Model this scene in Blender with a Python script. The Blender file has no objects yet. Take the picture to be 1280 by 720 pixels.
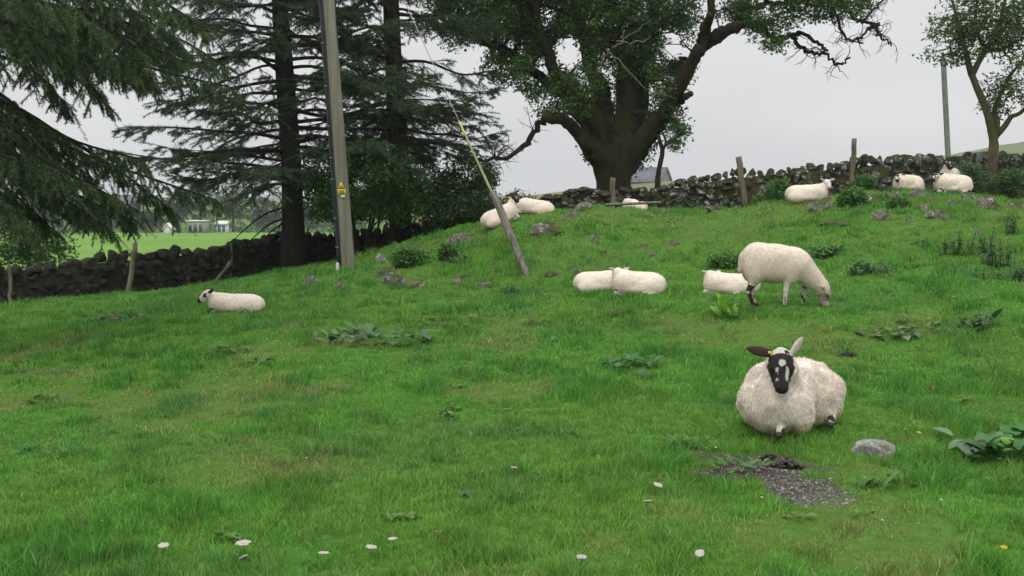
import bpy, math, time
import numpy as np
from mathutils import Vector

T0 = time.time()
rng = np.random.default_rng(11)
scene = bpy.context.scene
COL = scene.collection
R = math.radians

# ------------------------------------------------------------------ camera model
F_PX, CAM_H = 1300.0, 1.7
PITCH = math.atan(120.0 / F_PX)
cp, sp = math.cos(PITCH), math.sin(PITCH)

def ray(px, py):
    u, v = (px - 640.0) / F_PX, (360.0 - py) / F_PX
    return np.array([u, cp + v * sp, v * cp - sp])

def W(px, py, D):
    """the point D metres ahead seen in that direction of the photograph"""
    d = ray(px, py)
    return np.array([0, 0, CAM_H]) + d * (D / d[1])

# ------------------------------------------------------------------ noise
def _h(ix, iy, iz, seed):
    n = (ix.astype(np.int64) * 374761393 + iy.astype(np.int64) * 668265263 + iz.astype(np.int64) * 2147483647 + seed * 974634777) & 0xFFFFFFFF
    n = ((n ^ (n >> 13)) * 1274126177) & 0xFFFFFFFF
    n = ((n ^ (n >> 16)) * 2246822519) & 0xFFFFFFFF
    return ((n ^ (n >> 15)) & 0xFFFFFF) / float(0xFFFFFF)

def vn2(x, y, seed=0):
    x = np.asarray(x, float); y = np.asarray(y, float)
    ix, iy = np.floor(x), np.floor(y); fx, fy = x - ix, y - iy
    fx = fx * fx * (3 - 2 * fx); fy = fy * fy * (3 - 2 * fy); z = np.zeros_like(ix)
    a, b, c, d = _h(ix, iy, z, seed), _h(ix + 1, iy, z, seed), _h(ix, iy + 1, z, seed), _h(ix + 1, iy + 1, z, seed)
    return (a * (1 - fx) + b * fx) * (1 - fy) + (c * (1 - fx) + d * fx) * fy

def fb2(x, y, seed=0, o=3):
    s, a, t = 0, 1.0, 0
    for i in range(o):
        s = s + a * vn2(x * 2 ** i, y * 2 ** i, seed + i * 7); t += a; a *= .5
    return s / t

def vn3(p, seed=0):
    i = np.floor(p); f = p - i; f = f * f * (3 - 2 * f); r = 0
    for dx in (0, 1):
        for dy in (0, 1):
            for dz in (0, 1):
                w = (f[:, 0] if dx else 1 - f[:, 0]) * (f[:, 1] if dy else 1 - f[:, 1]) * (f[:, 2] if dz else 1 - f[:, 2])
                r = r + w * _h(i[:, 0] + dx, i[:, 1] + dy, i[:, 2] + dz, seed)
    return r

def sstep(a, b, x):
    t = np.clip((np.asarray(x, float) - a) / (b - a), 0, 1); return t * t * (3 - 2 * t)

# ------------------------------------------------------------------ terrain height
cx = []
def cpix(px, py, D):
    p = W(px, py, D); cx.append((p[0], p[1], p[2]))
for x in (-6, -2, 2, 6):
    cx.append((x, -3, 0)); cx.append((x, 2.5, 0))
for q in [(-300,400,20),(640,720,4.6),(0,720,4.6),(1280,720,4.6),(200,540,7.4),(640,540,7.4),(1000,540,7.4),(1400,540,7.4),
          (0,420,14),(300,450,10.5),(640,450,10.5),(1000,452,10.2),(1280,446,10.2),(1500,440,10.2),
          (290,389,15),(-200,395,20),(0,383,22),(165,367,24),(280,352,26),(365,335,27),(435,338,20),(430,332,26),
          (780,366,15),(905,365,15),(980,384,12.4),(665,345,17),(640,385,14),
          (485,330,21.3),(510,310,22),(560,298,22),(606,286,21),(645,272,21),(700,267,20.5),(760,268,21),(830,268,21.5),(900,262,22),(760,269,24),(830,267,24),(900,262,24),
          (980,256,21),(1060,244,22),(1130,243,23),(1185,243,23.5),(1250,253,22.5),(1290,250,25),(1450,250,24),
          (700,312,18),(850,304,18),(1000,290,18),(1150,292,17.5),(1290,290,17),(1500,290,17),(1150,342,14.2),(1290,342,13.7),(1480,342,14),(1150,400,11.6),(1290,400,11.3),(1480,400,12)]:
    cpix(*q)
for q in [(520,27,-.25),(600,28,.3),(650,28.5,.7),(700,28,.95),(800,27,1.08),(900,26.5,1.2),(1000,26,1.25),(1130,26,1.3),(1280,26.5,1.35),(1450,26,1.4),
          (-300,22,-1.0),(-300,34,-1.1),(0,34,-1.1),(350,34,-.9),(560,35,-.4),(700,35,.5),(900,35,1.1),(1280,35,1.3),(1500,35,1.3),
          (-300,48,-1.2),(200,48,-1.15),(640,48,-.1),(900,48,.5),(1400,48,.8)]:
    cx.append(((q[0] - 640) / F_PX * q[1], q[1], q[2]))
cx = np.array(cx)
def _phi(r2): return np.where(r2 > 1e-9, .5 * r2 * np.log(np.maximum(r2, 1e-9)), 0)
_n = len(cx)
_A = np.zeros((_n + 3, _n + 3))
_A[:_n, :_n] = _phi(((cx[:, None, :2] - cx[None, :, :2]) ** 2).sum(2)) + np.eye(_n) * .02
_P = np.c_[np.ones(_n), cx[:, :2]]
_A[:_n, _n:] = _P; _A[_n:, :_n] = _P.T
_w = np.linalg.solve(_A, np.r_[cx[:, 2], 0, 0, 0])
GX, GY, GS = np.arange(-30, 30.01, .2), np.arange(-6, 56.01, .2), .2
_gx, _gy = np.meshgrid(GX, GY)
_G = np.zeros(_gx.shape)
for i in range(_n):
    _G += _w[i] * _phi((_gx - cx[i, 0]) ** 2 + (_gy - cx[i, 1]) ** 2)
_G += _w[_n] + _w[_n + 1] * _gx + _w[_n + 2] * _gy

def base_h(x, y):
    x = np.asarray(x, float); y = np.asarray(y, float)
    u = np.clip((x + 30) / GS, 0, len(GX) - 1.001); v = np.clip((y + 6) / GS, 0, len(GY) - 1.001)
    i, j = u.astype(int), v.astype(int); fu, fv = u - i, v - j
    a = _G[j, i] * (1 - fu) * (1 - fv) + _G[j, i + 1] * fu * (1 - fv) + _G[j + 1, i] * (1 - fu) * fv + _G[j + 1, i + 1] * fu * fv
    ang = x / np.maximum(y, 5)
    right = sstep(-.08, .1, ang)
    far = -1.07 - np.clip(y - 45, 0, 155) * .0318
    far = far * (1 - right) + .6 * right
    w = sstep(38, 52, np.hypot(x * .6, y))
    return a * (1 - w) + far * w

def wall_line_y(x):          # the field walls stand roughly along this line
    px = 640 + x / 26.0 * F_PX
    return np.interp(x, [-30, -14, -10.5, -5.7, -1, .4, 3.4, 7, 12, 30], [20.5, 21, 22, 27, 28.5, 29, 27.2, 26.3, 27, 27])

def H(x, y):
    x = np.asarray(x, float); y = np.asarray(y, float)
    near = 1 - sstep(26, 40, y)
    rough = sstep(14, 18, y) * sstep(-4.5, -1, x)
    b = (fb2(x * .45, y * .45, 3, 2) - .5) * .14 * (1 + rough) + (fb2(x * 1.7, y * 1.7, 5, 2) - .5) * (.07 + .14 * rough) + (vn2(x * 3.3, y * 3.3, 9) - .5) * .06 * rough + (vn2(x * 5, y * 5, 8) - .5) * .03 + (vn2(x * 2.6, y * 2.6, 17) - .5) * .05
    return base_h(x, y) + b * near

def ground_hit(px, py):
    d = ray(px, py); t = np.arange(2.0, 60, .04) / d[1]
    X = d[0] * t; Y = d[1] * t; Z = CAM_H + d[2] * t
    k = np.nonzero(Z <= H(X, Y))[0]
    if len(k) == 0: k = [int(np.argmin(Z - H(X, Y)))]
    i = k[0]; return np.array([X[i], Y[i], float(H(X[i], Y[i]))])

def gz(x, y): return float(H(np.array([x]), np.array([y]))[0])

# ------------------------------------------------------------------ object helpers
def mk(name, V, Fs, mat, parent=None, col=None, smooth=True, kind=None):
    V = np.asarray(V, np.float32).reshape(-1, 3)
    if isinstance(Fs, np.ndarray): Fs = [Fs]
    Fs = [np.asarray(f, np.int32) for f in Fs if len(f)]
    me = bpy.data.meshes.new(name)
    me.vertices.add(len(V)); me.vertices.foreach_set('co', V.ravel())
    loops = np.concatenate([f.ravel() for f in Fs])
    tot = np.concatenate([np.full(len(f), f.shape[1], np.int32) for f in Fs])
    start = np.r_[0, np.cumsum(tot)[:-1]].astype(np.int32)
    me.loops.add(len(loops)); me.loops.foreach_set('vertex_index', loops)
    me.polygons.add(len(tot)); me.polygons.foreach_set('loop_start', start); me.polygons.foreach_set('loop_total', tot)
    if smooth: me.polygons.foreach_set('use_smooth', np.ones(len(tot), bool))
    if col is not None:
        a = me.attributes.new('col', 'FLOAT_COLOR', 'POINT')
        a.data.foreach_set('color', np.c_[col, np.ones(len(col))].astype(np.float32).ravel())
    me.update(calc_edges=True)
    me.materials.append(mat)
    o = bpy.data.objects.new(name, me); COL.objects.link(o)
    if parent is not None: o.parent = parent
    if kind: o['kind'] = kind
    return o

def tag(o, label=None, cat=None, group=None, kind=None):
    if label: o['label'] = label
    if cat: o['category'] = cat
    if group: o['group'] = group
    if kind: o['kind'] = kind
    return o

def thing(name, label, cat, loc=(0, 0, 0), rz=0, group=None):
    o = bpy.data.objects.new(name, None); COL.objects.link(o); o.empty_display_size = .2
    o.location = [float(c) for c in loc]; o.rotation_euler = (0, 0, rz)
    return tag(o, label, cat, group)

class Bag:
    """collects vertices, faces and colours for one mesh"""
    def __init__(s): s.V, s.F3, s.F4, s.C, s.n = [], [], [], [], 0
    def add(s, V, F, c=None):
        V = np.asarray(V, float).reshape(-1, 3); F = np.asarray(F, int)
        (s.F3 if F.shape[1] == 3 else s.F4).append(F + s.n)
        s.V.append(V)
        if c is not None:
            c = np.asarray(c, float); s.C.append(np.broadcast_to(c, (len(V), 3)).copy())
        s.n += len(V)
    def make(s, name, mat, parent=None, smooth=True, off=(0, 0, 0)):
        V = np.concatenate(s.V) - np.array(off)
        Fs = []
        if s.F3: Fs.append(np.concatenate(s.F3))
        if s.F4: Fs.append(np.concatenate(s.F4))
        return mk(name, V, Fs, mat, parent, np.concatenate(s.C) if s.C else None, smooth)

def unit(v):
    v = np.asarray(v, float); return v / np.maximum(np.linalg.norm(v, axis=-1, keepdims=True), 1e-9)

def tube(P, r, sides=8, rough=0, seed=0, freq=3.0):
    P = np.asarray(P, float); n = len(P); r = np.broadcast_to(np.asarray(r, float), (n,))
    T = unit(np.gradient(P, axis=0))
    a = np.array([1., 0, 0]) if abs(T[0][0]) < .8 else np.array([0, 1., 0])
    N = np.zeros_like(P); N[0] = unit(a - T[0] * a.dot(T[0]))
    for i in range(1, n): N[i] = unit(N[i - 1] - T[i] * N[i - 1].dot(T[i]))
    B = np.cross(T, N)
    th = np.linspace(0, 2 * np.pi, sides, endpoint=False)
    ring = N[:, None, :] * np.cos(th)[None, :, None] + B[:, None, :] * np.sin(th)[None, :, None]
    rr = np.repeat(r[:, None], sides, 1)
    if rough:
        q = (P[:, None, :] * freq + ring * 1.6 + seed * 3.1).reshape(-1, 3)
        nn = (vn3(q, seed) - .5 + .6 * (vn3(q * 2.7, seed + 5) - .5)).reshape(n, sides)
        rr = rr * (1 + rough * nn * 2)
    V = (P[:, None, :] + ring * rr[:, :, None]).reshape(-1, 3)
    i, j = np.meshgrid(np.arange(n - 1), np.arange(sides), indexing='ij'); j2 = (j + 1) % sides
    F = np.stack([i * sides + j, i * sides + j2, (i + 1) * sides + j2, (i + 1) * sides + j], -1).reshape(-1, 4)
    V = np.r_[V, [P[0]], [P[-1]]]; k = n * sides
    jj = np.arange(sides); j2 = (jj + 1) % sides
    F3 = np.r_[np.c_[np.full(sides, k), j2, jj], np.c_[np.full(sides, k + 1), (n - 1) * sides + jj, (n - 1) * sides + j2]]
    return V, F, F3

def add_tube(bag, P, r, sides=8, rough=0, seed=0, c=None, freq=3.0):
    V, F, F3 = tube(P, r, sides, rough, seed, freq); n0 = bag.n
    bag.add(V, F, c); bag.F3.append(F3 + n0)

def smooth_path(P, n):
    """Catmull-Rom through the points"""
    P = np.asarray(P, float)
    if len(P) < 3: 
        t = np.linspace(0, 1, n)[:, None]; return P[0] * (1 - t) + P[-1] * t
    Q = np.r_[[2 * P[0] - P[1]], P, [2 * P[-1] - P[-2]]]
    t = np.linspace(0, len(P) - 1 - 1e-6, n); i = t.astype(int); f = (t - i)[:, None]
    a, b, c, d = Q[i], Q[i + 1], Q[i + 2], Q[i + 3]
    return .5 * (2 * b + (c - a) * f + (2 * a - 5 * b + 4 * c - d) * f ** 2 + (3 * b - a - 3 * c + d) * f ** 3)

def box_vf(c, s, rot=0):
    c = np.asarray(c, float); s = np.asarray(s, float) / 2
    V = np.array([[x, y, z] for x in (-1, 1) for y in (-1, 1) for z in (-1, 1)], float) * s
    cr, sr = math.cos(rot), math.sin(rot)
    V = np.c_[V[:, 0] * cr - V[:, 1] * sr, V[:, 0] * sr + V[:, 1] * cr, V[:, 2]] + c
    F = np.array([[0, 1, 3, 2], [4, 6, 7, 5], [0, 4, 5, 1], [2, 3, 7, 6], [0, 2, 6, 4], [1, 5, 7, 3]])
    return V, F

import bmesh
def ico(sub):
    bm = bmesh.new(); bmesh.ops.create_icosphere(bm, subdivisions=sub, radius=1)
    V = np.array([v.co[:] for v in bm.verts]); F = np.array([[v.index for v in f.verts] for f in bm.faces]); bm.free()
    return V, F
ICO2, ICO3, ICO4 = ico(2), ico(3), ico(4)

def rock_vf(size, seed, base=ICO3, boxy=.75, cuts=7, rough=.08):
    V, F = base; r_ = np.random.default_rng(seed)
    q = np.abs(V) ** (1 / boxy if boxy < 1 else 1)
    V = V / (np.sum(np.abs(V) ** 4, 1, keepdims=True) ** .25) * boxy + V * (1 - boxy)
    for _ in range(cuts):
        n = unit(r_.normal(size=3)); d = r_.uniform(.55, .85)
        e = V @ n - d; V = V - np.maximum(e, 0)[:, None] * n * .95
    if rough: V = V * (1 + rough * (vn3(V * 2.3 + seed % 97, seed)[:, None] - .5) * 2 + rough * .6 * (vn3(V * 6 + 9, seed + 1)[:, None] - .5) * 2)
    return V * np.asarray(size) / 2, F

def rotz(V, a):
    c, s = math.cos(a), math.sin(a); return np.c_[V[:, 0] * c - V[:, 1] * s, V[:, 0] * s + V[:, 1] * c, V[:, 2]]

# ------------------------------------------------------------------ materials
def newmat(name, rough=.8, spec=.3):
    m = bpy.data.materials.new(name); m.use_nodes = True; nt = m.node_tree
    b = nt.nodes['Principled BSDF']; b.inputs['Roughness'].default_value = rough; b.inputs['Specular IOR Level'].default_value = spec
    return m, nt, b
def N(nt, t, **k):
    n = nt.nodes.new(t)
    for a, v in k.items(): setattr(n, a, v)
    return n
def noise(nt, scale, detail=4, rough=.55, coord='Object', dist=0):
    tc = N(nt, 'ShaderNodeTexCoord'); n = N(nt, 'ShaderNodeTexNoise')
    n.inputs['Scale'].default_value = scale; n.inputs['Detail'].default_value = detail; n.inputs['Roughness'].default_value = rough; n.inputs['Distortion'].default_value = dist
    nt.links.new(tc.outputs[coord], n.inputs['Vector']); return n
def ramp(nt, inp, stops):
    r = N(nt, 'ShaderNodeValToRGB'); e = r.color_ramp.elements
    while len(e) < len(stops): e.new(.5)
    for el, (p, c) in zip(e, stops):
        el.position = p; el.color = (*c, 1) if not isinstance(c, (int, float)) else (c, c, c, 1)
    nt.links.new(inp, r.inputs[0]); return r
def mix(nt, fac, a, b, mode='MIX'):
    m = N(nt, 'ShaderNodeMix', data_type='RGBA', blend_type=mode)
    for s, v in ((m.inputs[0], fac), (m.inputs[6], a), (m.inputs[7], b)):
        if hasattr(v, 'is_output') or hasattr(v, 'links'): nt.links.new(v, s)
        elif isinstance(v, (int, float)): s.default_value = v
        else: s.default_value = (*v, 1)
    return m.outputs[2]
def bump(nt, b, h, strength=.5, dist=.02):
    n = N(nt, 'ShaderNodeBump'); n.inputs['Strength'].default_value = strength; n.inputs['Distance'].default_value = dist
    nt.links.new(h, n.inputs['Height']); nt.links.new(n.outputs[0], b.inputs['Normal'])

def mat_attr(name, rough=.6, spec=.25, trans=0.0, scale=0, var=.25):
    m, nt, b = newmat(name, rough, spec)
    a = N(nt, 'ShaderNodeAttribute'); a.attribute_name = 'col'; c = a.outputs['Color']
    if scale:
        n = noise(nt, scale, 3); r = ramp(nt, n.outputs[0], [(.3, 1 - var), (.7, 1 + var)]); c = mix(nt, 1.0, c, r.outputs[0], 'MULTIPLY')
    nt.links.new(c, b.inputs['Base Color'])
    if trans:
        t = N(nt, 'ShaderNodeBsdfTranslucent'); nt.links.new(c, t.inputs[0]); ms = N(nt, 'ShaderNodeMixShader'); ms.inputs[0].default_value = trans
        nt.links.new(b.outputs[0], ms.inputs[1]); nt.links.new(t.outputs[0], ms.inputs[2])
        nt.links.new(ms.outputs[0], nt.nodes['Material Output'].inputs[0])
    return m

def mat_bark(name, dark, light, moss=None, mossamt=.5, scale=6):
    m, nt, b = newmat(name, .9, .15)
    tc = N(nt, 'ShaderNodeTexCoord'); mp = N(nt, 'ShaderNodeMapping'); mp.inputs['Scale'].default_value = (1, 1, .25)
    n = N(nt, 'ShaderNodeTexNoise'); n.inputs['Scale'].default_value = scale * 2; n.inputs['Detail'].default_value = 6; n.inputs['Roughness'].default_value = .7
    nt.links.new(tc.outputs['Object'], mp.inputs[0]); nt.links.new(mp.outputs[0], n.inputs[0])
    c = ramp(nt, n.outputs[0], [(.35, dark), (.68, light)]).outputs[0]
    if moss:
        n2 = noise(nt, 1.3, 5); f = ramp(nt, n2.outputs[0], [(.55 - mossamt * .3, 0.0), (.7 - mossamt * .25, 1.0)])
        c = mix(nt, f.outputs[0], c, moss)
    nt.links.new(c, b.inputs['Base Color']); bump(nt, b, n.outputs[0], .9, .04)
    return m

def mat_stone(name, stops, moss=(.05, .065, .018), mossamt=.5, lichen=(.42, .42, .38), lichenamt=.35, scale=4):
    m, nt, b = newmat(name, .88, .2)
    geo = N(nt, 'ShaderNodeNewGeometry')
    n = noise(nt, scale, 6, .65); c = ramp(nt, n.outputs[0], stops).outputs[0]
    isl = ramp(nt, geo.outputs['Random Per Island'], [(0, .62), (1, 1.35)]); c = mix(nt, 1.0, c, isl.outputs[0], 'MULTIPLY')
    nl = noise(nt, scale * 2.1, 4, .6, dist=.6); fl = ramp(nt, nl.outputs[0], [(.66 - lichenamt * .25, 0.0), (.70 - lichenamt * .25, 1.0)])
    c = mix(nt, fl.outputs[0], c, lichen)
    sx = N(nt, 'ShaderNodeSeparateXYZ'); nt.links.new(geo.outputs['Normal'], sx.inputs[0])
    nm = noise(nt, 2.2, 5, .7)
    ad = N(nt, 'ShaderNodeMath', operation='MULTIPLY_ADD'); nt.links.new(sx.outputs['Z'], ad.inputs[0]); ad.inputs[1].default_value = .22; nt.links.new(nm.outputs[0], ad.inputs[2])
    fm = ramp(nt, ad.outputs[0], [(.72 - mossamt * .3, 0.0), (.80 - mossamt * .3, 1.0)])
    n3 = noise(nt, 9, 3); mc = ramp(nt, n3.outputs[0], [(.3, tuple(x * .6 for x in moss)), (.7, tuple(x * 1.5 for x in moss))])
    c = mix(nt, fm.outputs[0], c, mc.outputs[0])
    nt.links.new(c, b.inputs['Base Color']); nb = noise(nt, scale * 5, 6, .7); bump(nt, b, nb.outputs[0], .8, .03)
    return m

def mat_simple(name, a, b_, scale=20, rough=.7, spec=.3, stretch=None, metallic=0, bumpy=.3):
    m, nt, b = newmat(name, rough, spec)
    n = noise(nt, scale, 5, .6)
    if stretch:
        tc = nt.nodes['Texture Coordinate']; mp = N(nt, 'ShaderNodeMapping'); mp.inputs['Scale'].default_value = stretch
        nt.links.new(tc.outputs['Object'], mp.inputs[0]); nt.links.new(mp.outputs[0], n.inputs['Vector'])
    nt.links.new(ramp(nt, n.outputs[0], [(.35, a), (.68, b_)]).outputs[0], b.inputs['Base Color'])
    b.inputs['Metallic'].default_value = metallic
    if bumpy: bump(nt, b, n.outputs[0], bumpy, .01)
    return m

M_grass = mat_attr('grass_blades', .55, .25, .35)
M_leaf = mat_attr('leaves', .5, .3, .3)
M_needle = mat_attr('needles', .6, .2, .15)
M_wool = mat_attr('wool', .95, .05, .25)
M_skin = mat_attr('sheep_skin', .85, .15, 0, 30, .22)
M_petal = mat_attr('petals', .7, .1, .3)
M_bark_spruce = mat_bark('spruce_bark', (.010, .008, .006), (.036, .029, .022), (.022, .026, .012), .3)
M_bark_big = mat_bark('mossy_bark', (.010, .008, .006), (.045, .036, .024), (.034, .034, .009), .45)
M_bark_young = mat_bark('young_bark', (.045, .035, .022), (.19, .15, .10), (.07, .07, .025), .5, 9)
M_bark_dead = mat_bark('dead_bark', (.10, .085, .06), (.26, .23, .17), (.09, .10, .04), .3, 12)
M_wall_dark = mat_stone('shaded_wall_stone', [(.3, (.014, .013, .012)), (.6, (.045, .042, .038)), (.8, (.09, .086, .08))], (.014, .018, .008), .7, (.15, .15, .135), .12)  # stone, moss and lichen colours darkened to carry the shade on this wall
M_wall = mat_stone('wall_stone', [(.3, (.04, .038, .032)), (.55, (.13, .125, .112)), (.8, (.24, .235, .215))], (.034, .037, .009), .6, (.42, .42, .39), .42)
M_rock = mat_stone('rock', [(.3, (.075, .068, .052)), (.55, (.17, .158, .128)), (.8, (.29, .275, .24))], (.05, .065, .016), .5, (.42, .41, .38), .35, 6)
M_boulder = mat_stone('boulder_stone', [(.3, (.11, .11, .10)), (.5, (.22, .22, .20)), (.75, (.34, .335, .31))], (.08, .085, .03), .1, (.48, .48, .44), .5, 16)
M_post = mat_simple('fence_post_wood', (.10, .085, .055), (.24, .21, .14), 14, .9, .1, (1, 1, .12))
M_pole = mat_simple('pole_wood', (.14, .132, .10), (.25, .24, .19), 8, .85, .15, (1, 1, .07))
M_weathered = mat_simple('weathered_wood', (.10, .09, .075), (.30, .27, .24), 14, .9, .1, (1, 1, .12))
M_plastic = mat_simple('black_conduit', (.012, .013, .018), (.025, .027, .035), 4, .45, .4)
M_steel = mat_simple('galvanised_steel', (.25, .25, .24), (.45, .45, .44), 30, .5, .4, None, .5)
M_yellow = mat_simple('yellow_plastic', (.45, .40, .10), (.66, .58, .16), 9, .6, .3)
M_sign = mat_simple('sign_yellow', (.62, .45, .02), (.75, .56, .04), 9, .5, .3, bumpy=0)
M_black = mat_simple('black_paint', (.01, .01, .01), (.02, .02, .02), 9, .5, .3, bumpy=0)
M_white = mat_simple('white_paint', (.55, .54, .52), (.75, .74, .72), 8, .6, .3, bumpy=0)
M_white_stake = mat_simple('white_stake_paint', (.5, .42, .4), (.7, .62, .6), 8, .7, .2)
M_eye = mat_simple('eye', (.008, .006, .004), (.012, .01, .006), 9, .15, .6, bumpy=0)
M_hoof = mat_simple('hoof', (.02, .017, .014), (.05, .04, .03), 30, .6, .3)
M_tagy = mat_simple('ear_tag_plastic', (.75, .55, .03), (.8, .62, .05), 9, .5, .3, bumpy=0)
M_slate = mat_simple('slate', (.10, .105, .12), (.17, .175, .19), 2, .8, .2)
M_render = mat_simple('rendered_wall', (.24, .235, .21), (.33, .32, .29), .8, .9, .1)
M_bluepaint = mat_simple('blue_paint', (.08, .12, .2), (.12, .17, .27), 3, .6, .3, bumpy=0)
M_glass = mat_simple('dark_glass', (.02, .025, .03), (.04, .045, .05), 3, .1, .6, bumpy=0)
M_dung = mat_simple('dung', (.008, .007, .005), (.025, .02, .014), 40, .45, .5, bumpy=.8)
M_conc = mat_simple('concrete_pole', (.13, .135, .125), (.2, .205, .19), 5, .85, .2)

def mat_ground():
    m, nt, b = newmat('pasture', .95, .1)
    a = N(nt, 'ShaderNodeAttribute'); a.attribute_name = 'col'
    s = N(nt, 'ShaderNodeSeparateColor'); nt.links.new(a.outputs['Color'], s.inputs[0])
    n1 = noise(nt, .9, 5, .6); n2 = noise(nt, 14, 5, .7)
    g = ramp(nt, n1.outputs[0], [(.3, (.05, .13, .018)), (.55, (.07, .17, .022)), (.75, (.10, .17, .032))]).outputs[0]
    g = mix(nt, 1.0, g, ramp(nt, n2.outputs[0], [(.3, .55), (.7, 1.4)]).outputs[0], 'MULTIPLY')
    nf = noise(nt, .06, 5, .6); f = ramp(nt, nf.outputs[0], [(.35, (.105, .225, .035)), (.65, (.16, .275, .055))]).outputs[0]
    c = mix(nt, s.outputs['Red'], g, f)
    nd = noise(nt, 35, 5, .7); dirt = ramp(nt, nd.outputs[0], [(.3, (.035, .027, .018)), (.6, (.085, .068, .045)), (.75, (.13, .12, .10))]).outputs[0]
    c = mix(nt, s.outputs['Green'], c, dirt)
    nm = noise(nt, 5, 5, .65); moss = ramp(nt, nm.outputs[0], [(.3, (.06, .14, .022)), (.6, (.10, .17, .035)), (.75, (.16, .17, .06))]).outputs[0]
    c = mix(nt, s.outputs['Blue'], c, moss)
    nt.links.new(c, b.inputs['Base Color']); bump(nt, b, n2.outputs[0], .8, .05)
    return m
M_ground = mat_ground()

# ------------------------------------------------------------------ world, sun, camera
wd = bpy.data.worlds.new('World'); scene.world = wd; wd.use_nodes = True
nt = wd.node_tree; bg = nt.nodes['Background']
sky = N(nt, 'ShaderNodeTexSky', sky_type='NISHITA'); sky.sun_disc = False
SUN_EL, SUN_AZ = R(58), R(200)
sky.sun_elevation = SUN_EL; sky.sun_rotation = SUN_AZ; sky.dust_density = 4; sky.air_density = 1.5
hs = N(nt, 'ShaderNodeHueSaturation'); hs.inputs['Saturation'].default_value = .15; nt.links.new(sky.outputs[0], hs.inputs['Color'])
tc = N(nt, 'ShaderNodeTexCoord'); mp = N(nt, 'ShaderNodeMapping'); mp.inputs['Scale'].default_value = (1, 1, 4)
nt.links.new(tc.outputs['Generated'], mp.inputs[0])
cn = N(nt, 'ShaderNodeTexNoise'); cn.inputs['Scale'].default_value = 2.2; cn.inputs['Detail'].default_value = 3; nt.links.new(mp.outputs[0], cn.inputs[0])
cr = ramp(nt, cn.outputs[0], [(.32, (7.6, 7.75, 7.98)), (.68, (9.1, 9.12, 9.2))])
sx = N(nt, 'ShaderNodeSeparateXYZ'); nt.links.new(tc.outputs['Generated'], sx.inputs[0])
gr = N(nt, 'ShaderNodeMapRange'); gr.inputs[1].default_value = .25; gr.inputs[2].default_value = 1; gr.inputs[3].default_value = .95; gr.inputs[4].default_value = 2.7
nt.links.new(sx.outputs['Z'], gr.inputs[0])
cloud = N(nt, 'ShaderNodeVectorMath', operation='SCALE'); nt.links.new(cr.outputs[0], cloud.inputs[0]); nt.links.new(gr.outputs[0], cloud.inputs['Scale'])
c = mix(nt, .88, hs.outputs[0], cloud.outputs[0]); nt.links.new(c, bg.inputs[0]); bg.inputs[1].default_value = .1

sl = bpy.data.lights.new('sun', 'SUN'); sl.energy = .9; sl.angle = R(25); sl.color = (1, .97, .92)
so = bpy.data.objects.new('sun', sl); COL.objects.link(so)
sd = Vector((math.sin(SUN_AZ) * math.cos(SUN_EL), math.cos(SUN_AZ) * math.cos(SUN_EL), math.sin(SUN_EL)))
so.rotation_euler = sd.to_track_quat('Z', 'Y').to_euler(); so.location = (0, 0, 30)

cam = bpy.data.cameras.new('camera'); co = bpy.data.objects.new('camera', cam); COL.objects.link(co)
cam.sensor_width = 36; cam.lens = 36 * F_PX / 1280; cam.clip_end = 6000; cam.clip_start = .05
co.location = (0, 0, CAM_H); co.rotation_euler = (R(90) - PITCH, 0, 0); scene.camera = co
vs = scene.view_settings; vs.view_transform = 'Standard'; vs.look = 'None'; vs.gamma = 1; vs.exposure = 0; vs.use_curve_mapping = False
scene.cycles.use_denoising = True
scene.cycles.max_bounces = 6; scene.cycles.diffuse_bounces = 3; scene.cycles.transparent_max_bounces = 8
scene.cycles.use_adaptive_sampling = True

# ------------------------------------------------------------------ ground
GRAVEL = ground_hit(995, 612)[:2]
GR2 = ground_hit(905, 572)[:2]; GR3 = ground_hit(1135, 553)[:2]; GR4 = ground_hit(955, 585)[:2]
def bare(x, y):
    j = (fb2(x * 3.4, y * 3.4, 41, 4) - .5) * 1.9
    a = np.hypot((x - GRAVEL[0] + (y - GRAVEL[1]) * .25) / .24, (y - GRAVEL[1]) / .52)
    b = np.hypot((x - GR2[0]) / .42, (y - GR2[1]) / .30); c = np.hypot((x - GR3[0]) / .5, (y - GR3[1]) / .15); d = np.hypot((x - GR4[0]) / .42, (y - GR4[1]) / .40)
    return 1 - sstep(.55, 1.25, np.minimum(np.minimum(a, b + .32), np.minimum(c + .25, d + .05)) + j)
def mossy(x, y):
    r = sstep(15, 19, y) * sstep(-4.5, -1, x) * (1 - sstep(27, 30, y))
    return r * sstep(.47, .62, fb2(x * .9, y * .9, 21, 3))
def dry(x, y):
    return sstep(.58, .70, fb2(x * 1.1 + 3, y * .8, 31, 3)) * (y < 13)

ys = np.unique(np.r_[np.arange(-3, 3, .3), np.arange(3, 12, .07), np.arange(12, 30, .1), np.geomspace(30, 60, 50), np.geomspace(60, 1500, 50)])
ts = np.linspace(-1, 1, 421); ts = ts * .35 + ts ** 3 * .65
gxx = ts[None, :] * (np.minimum(ys, 400)[:, None] * 1.1 + 8 + np.maximum(ys - 400, 0)[:, None]) ; gyy = np.repeat(ys[:, None], len(ts), 1)
Z = H(gxx, gyy)
V = np.stack([gxx, gyy, Z], -1).reshape(-1, 3)
nr, nc = gxx.shape; i, j = np.meshgrid(np.arange(nr - 1), np.arange(nc - 1), indexing='ij')
F = np.stack([i * nc + j, i * nc + j + 1, (i + 1) * nc + j + 1, (i + 1) * nc + j], -1).reshape(-1, 4)
fx, fy = V[:, 0], V[:, 1]
field = sstep(0, 2.5, fy - wall_line_y(fx)); field *= 1 - sstep(183, 190, fy)
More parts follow.
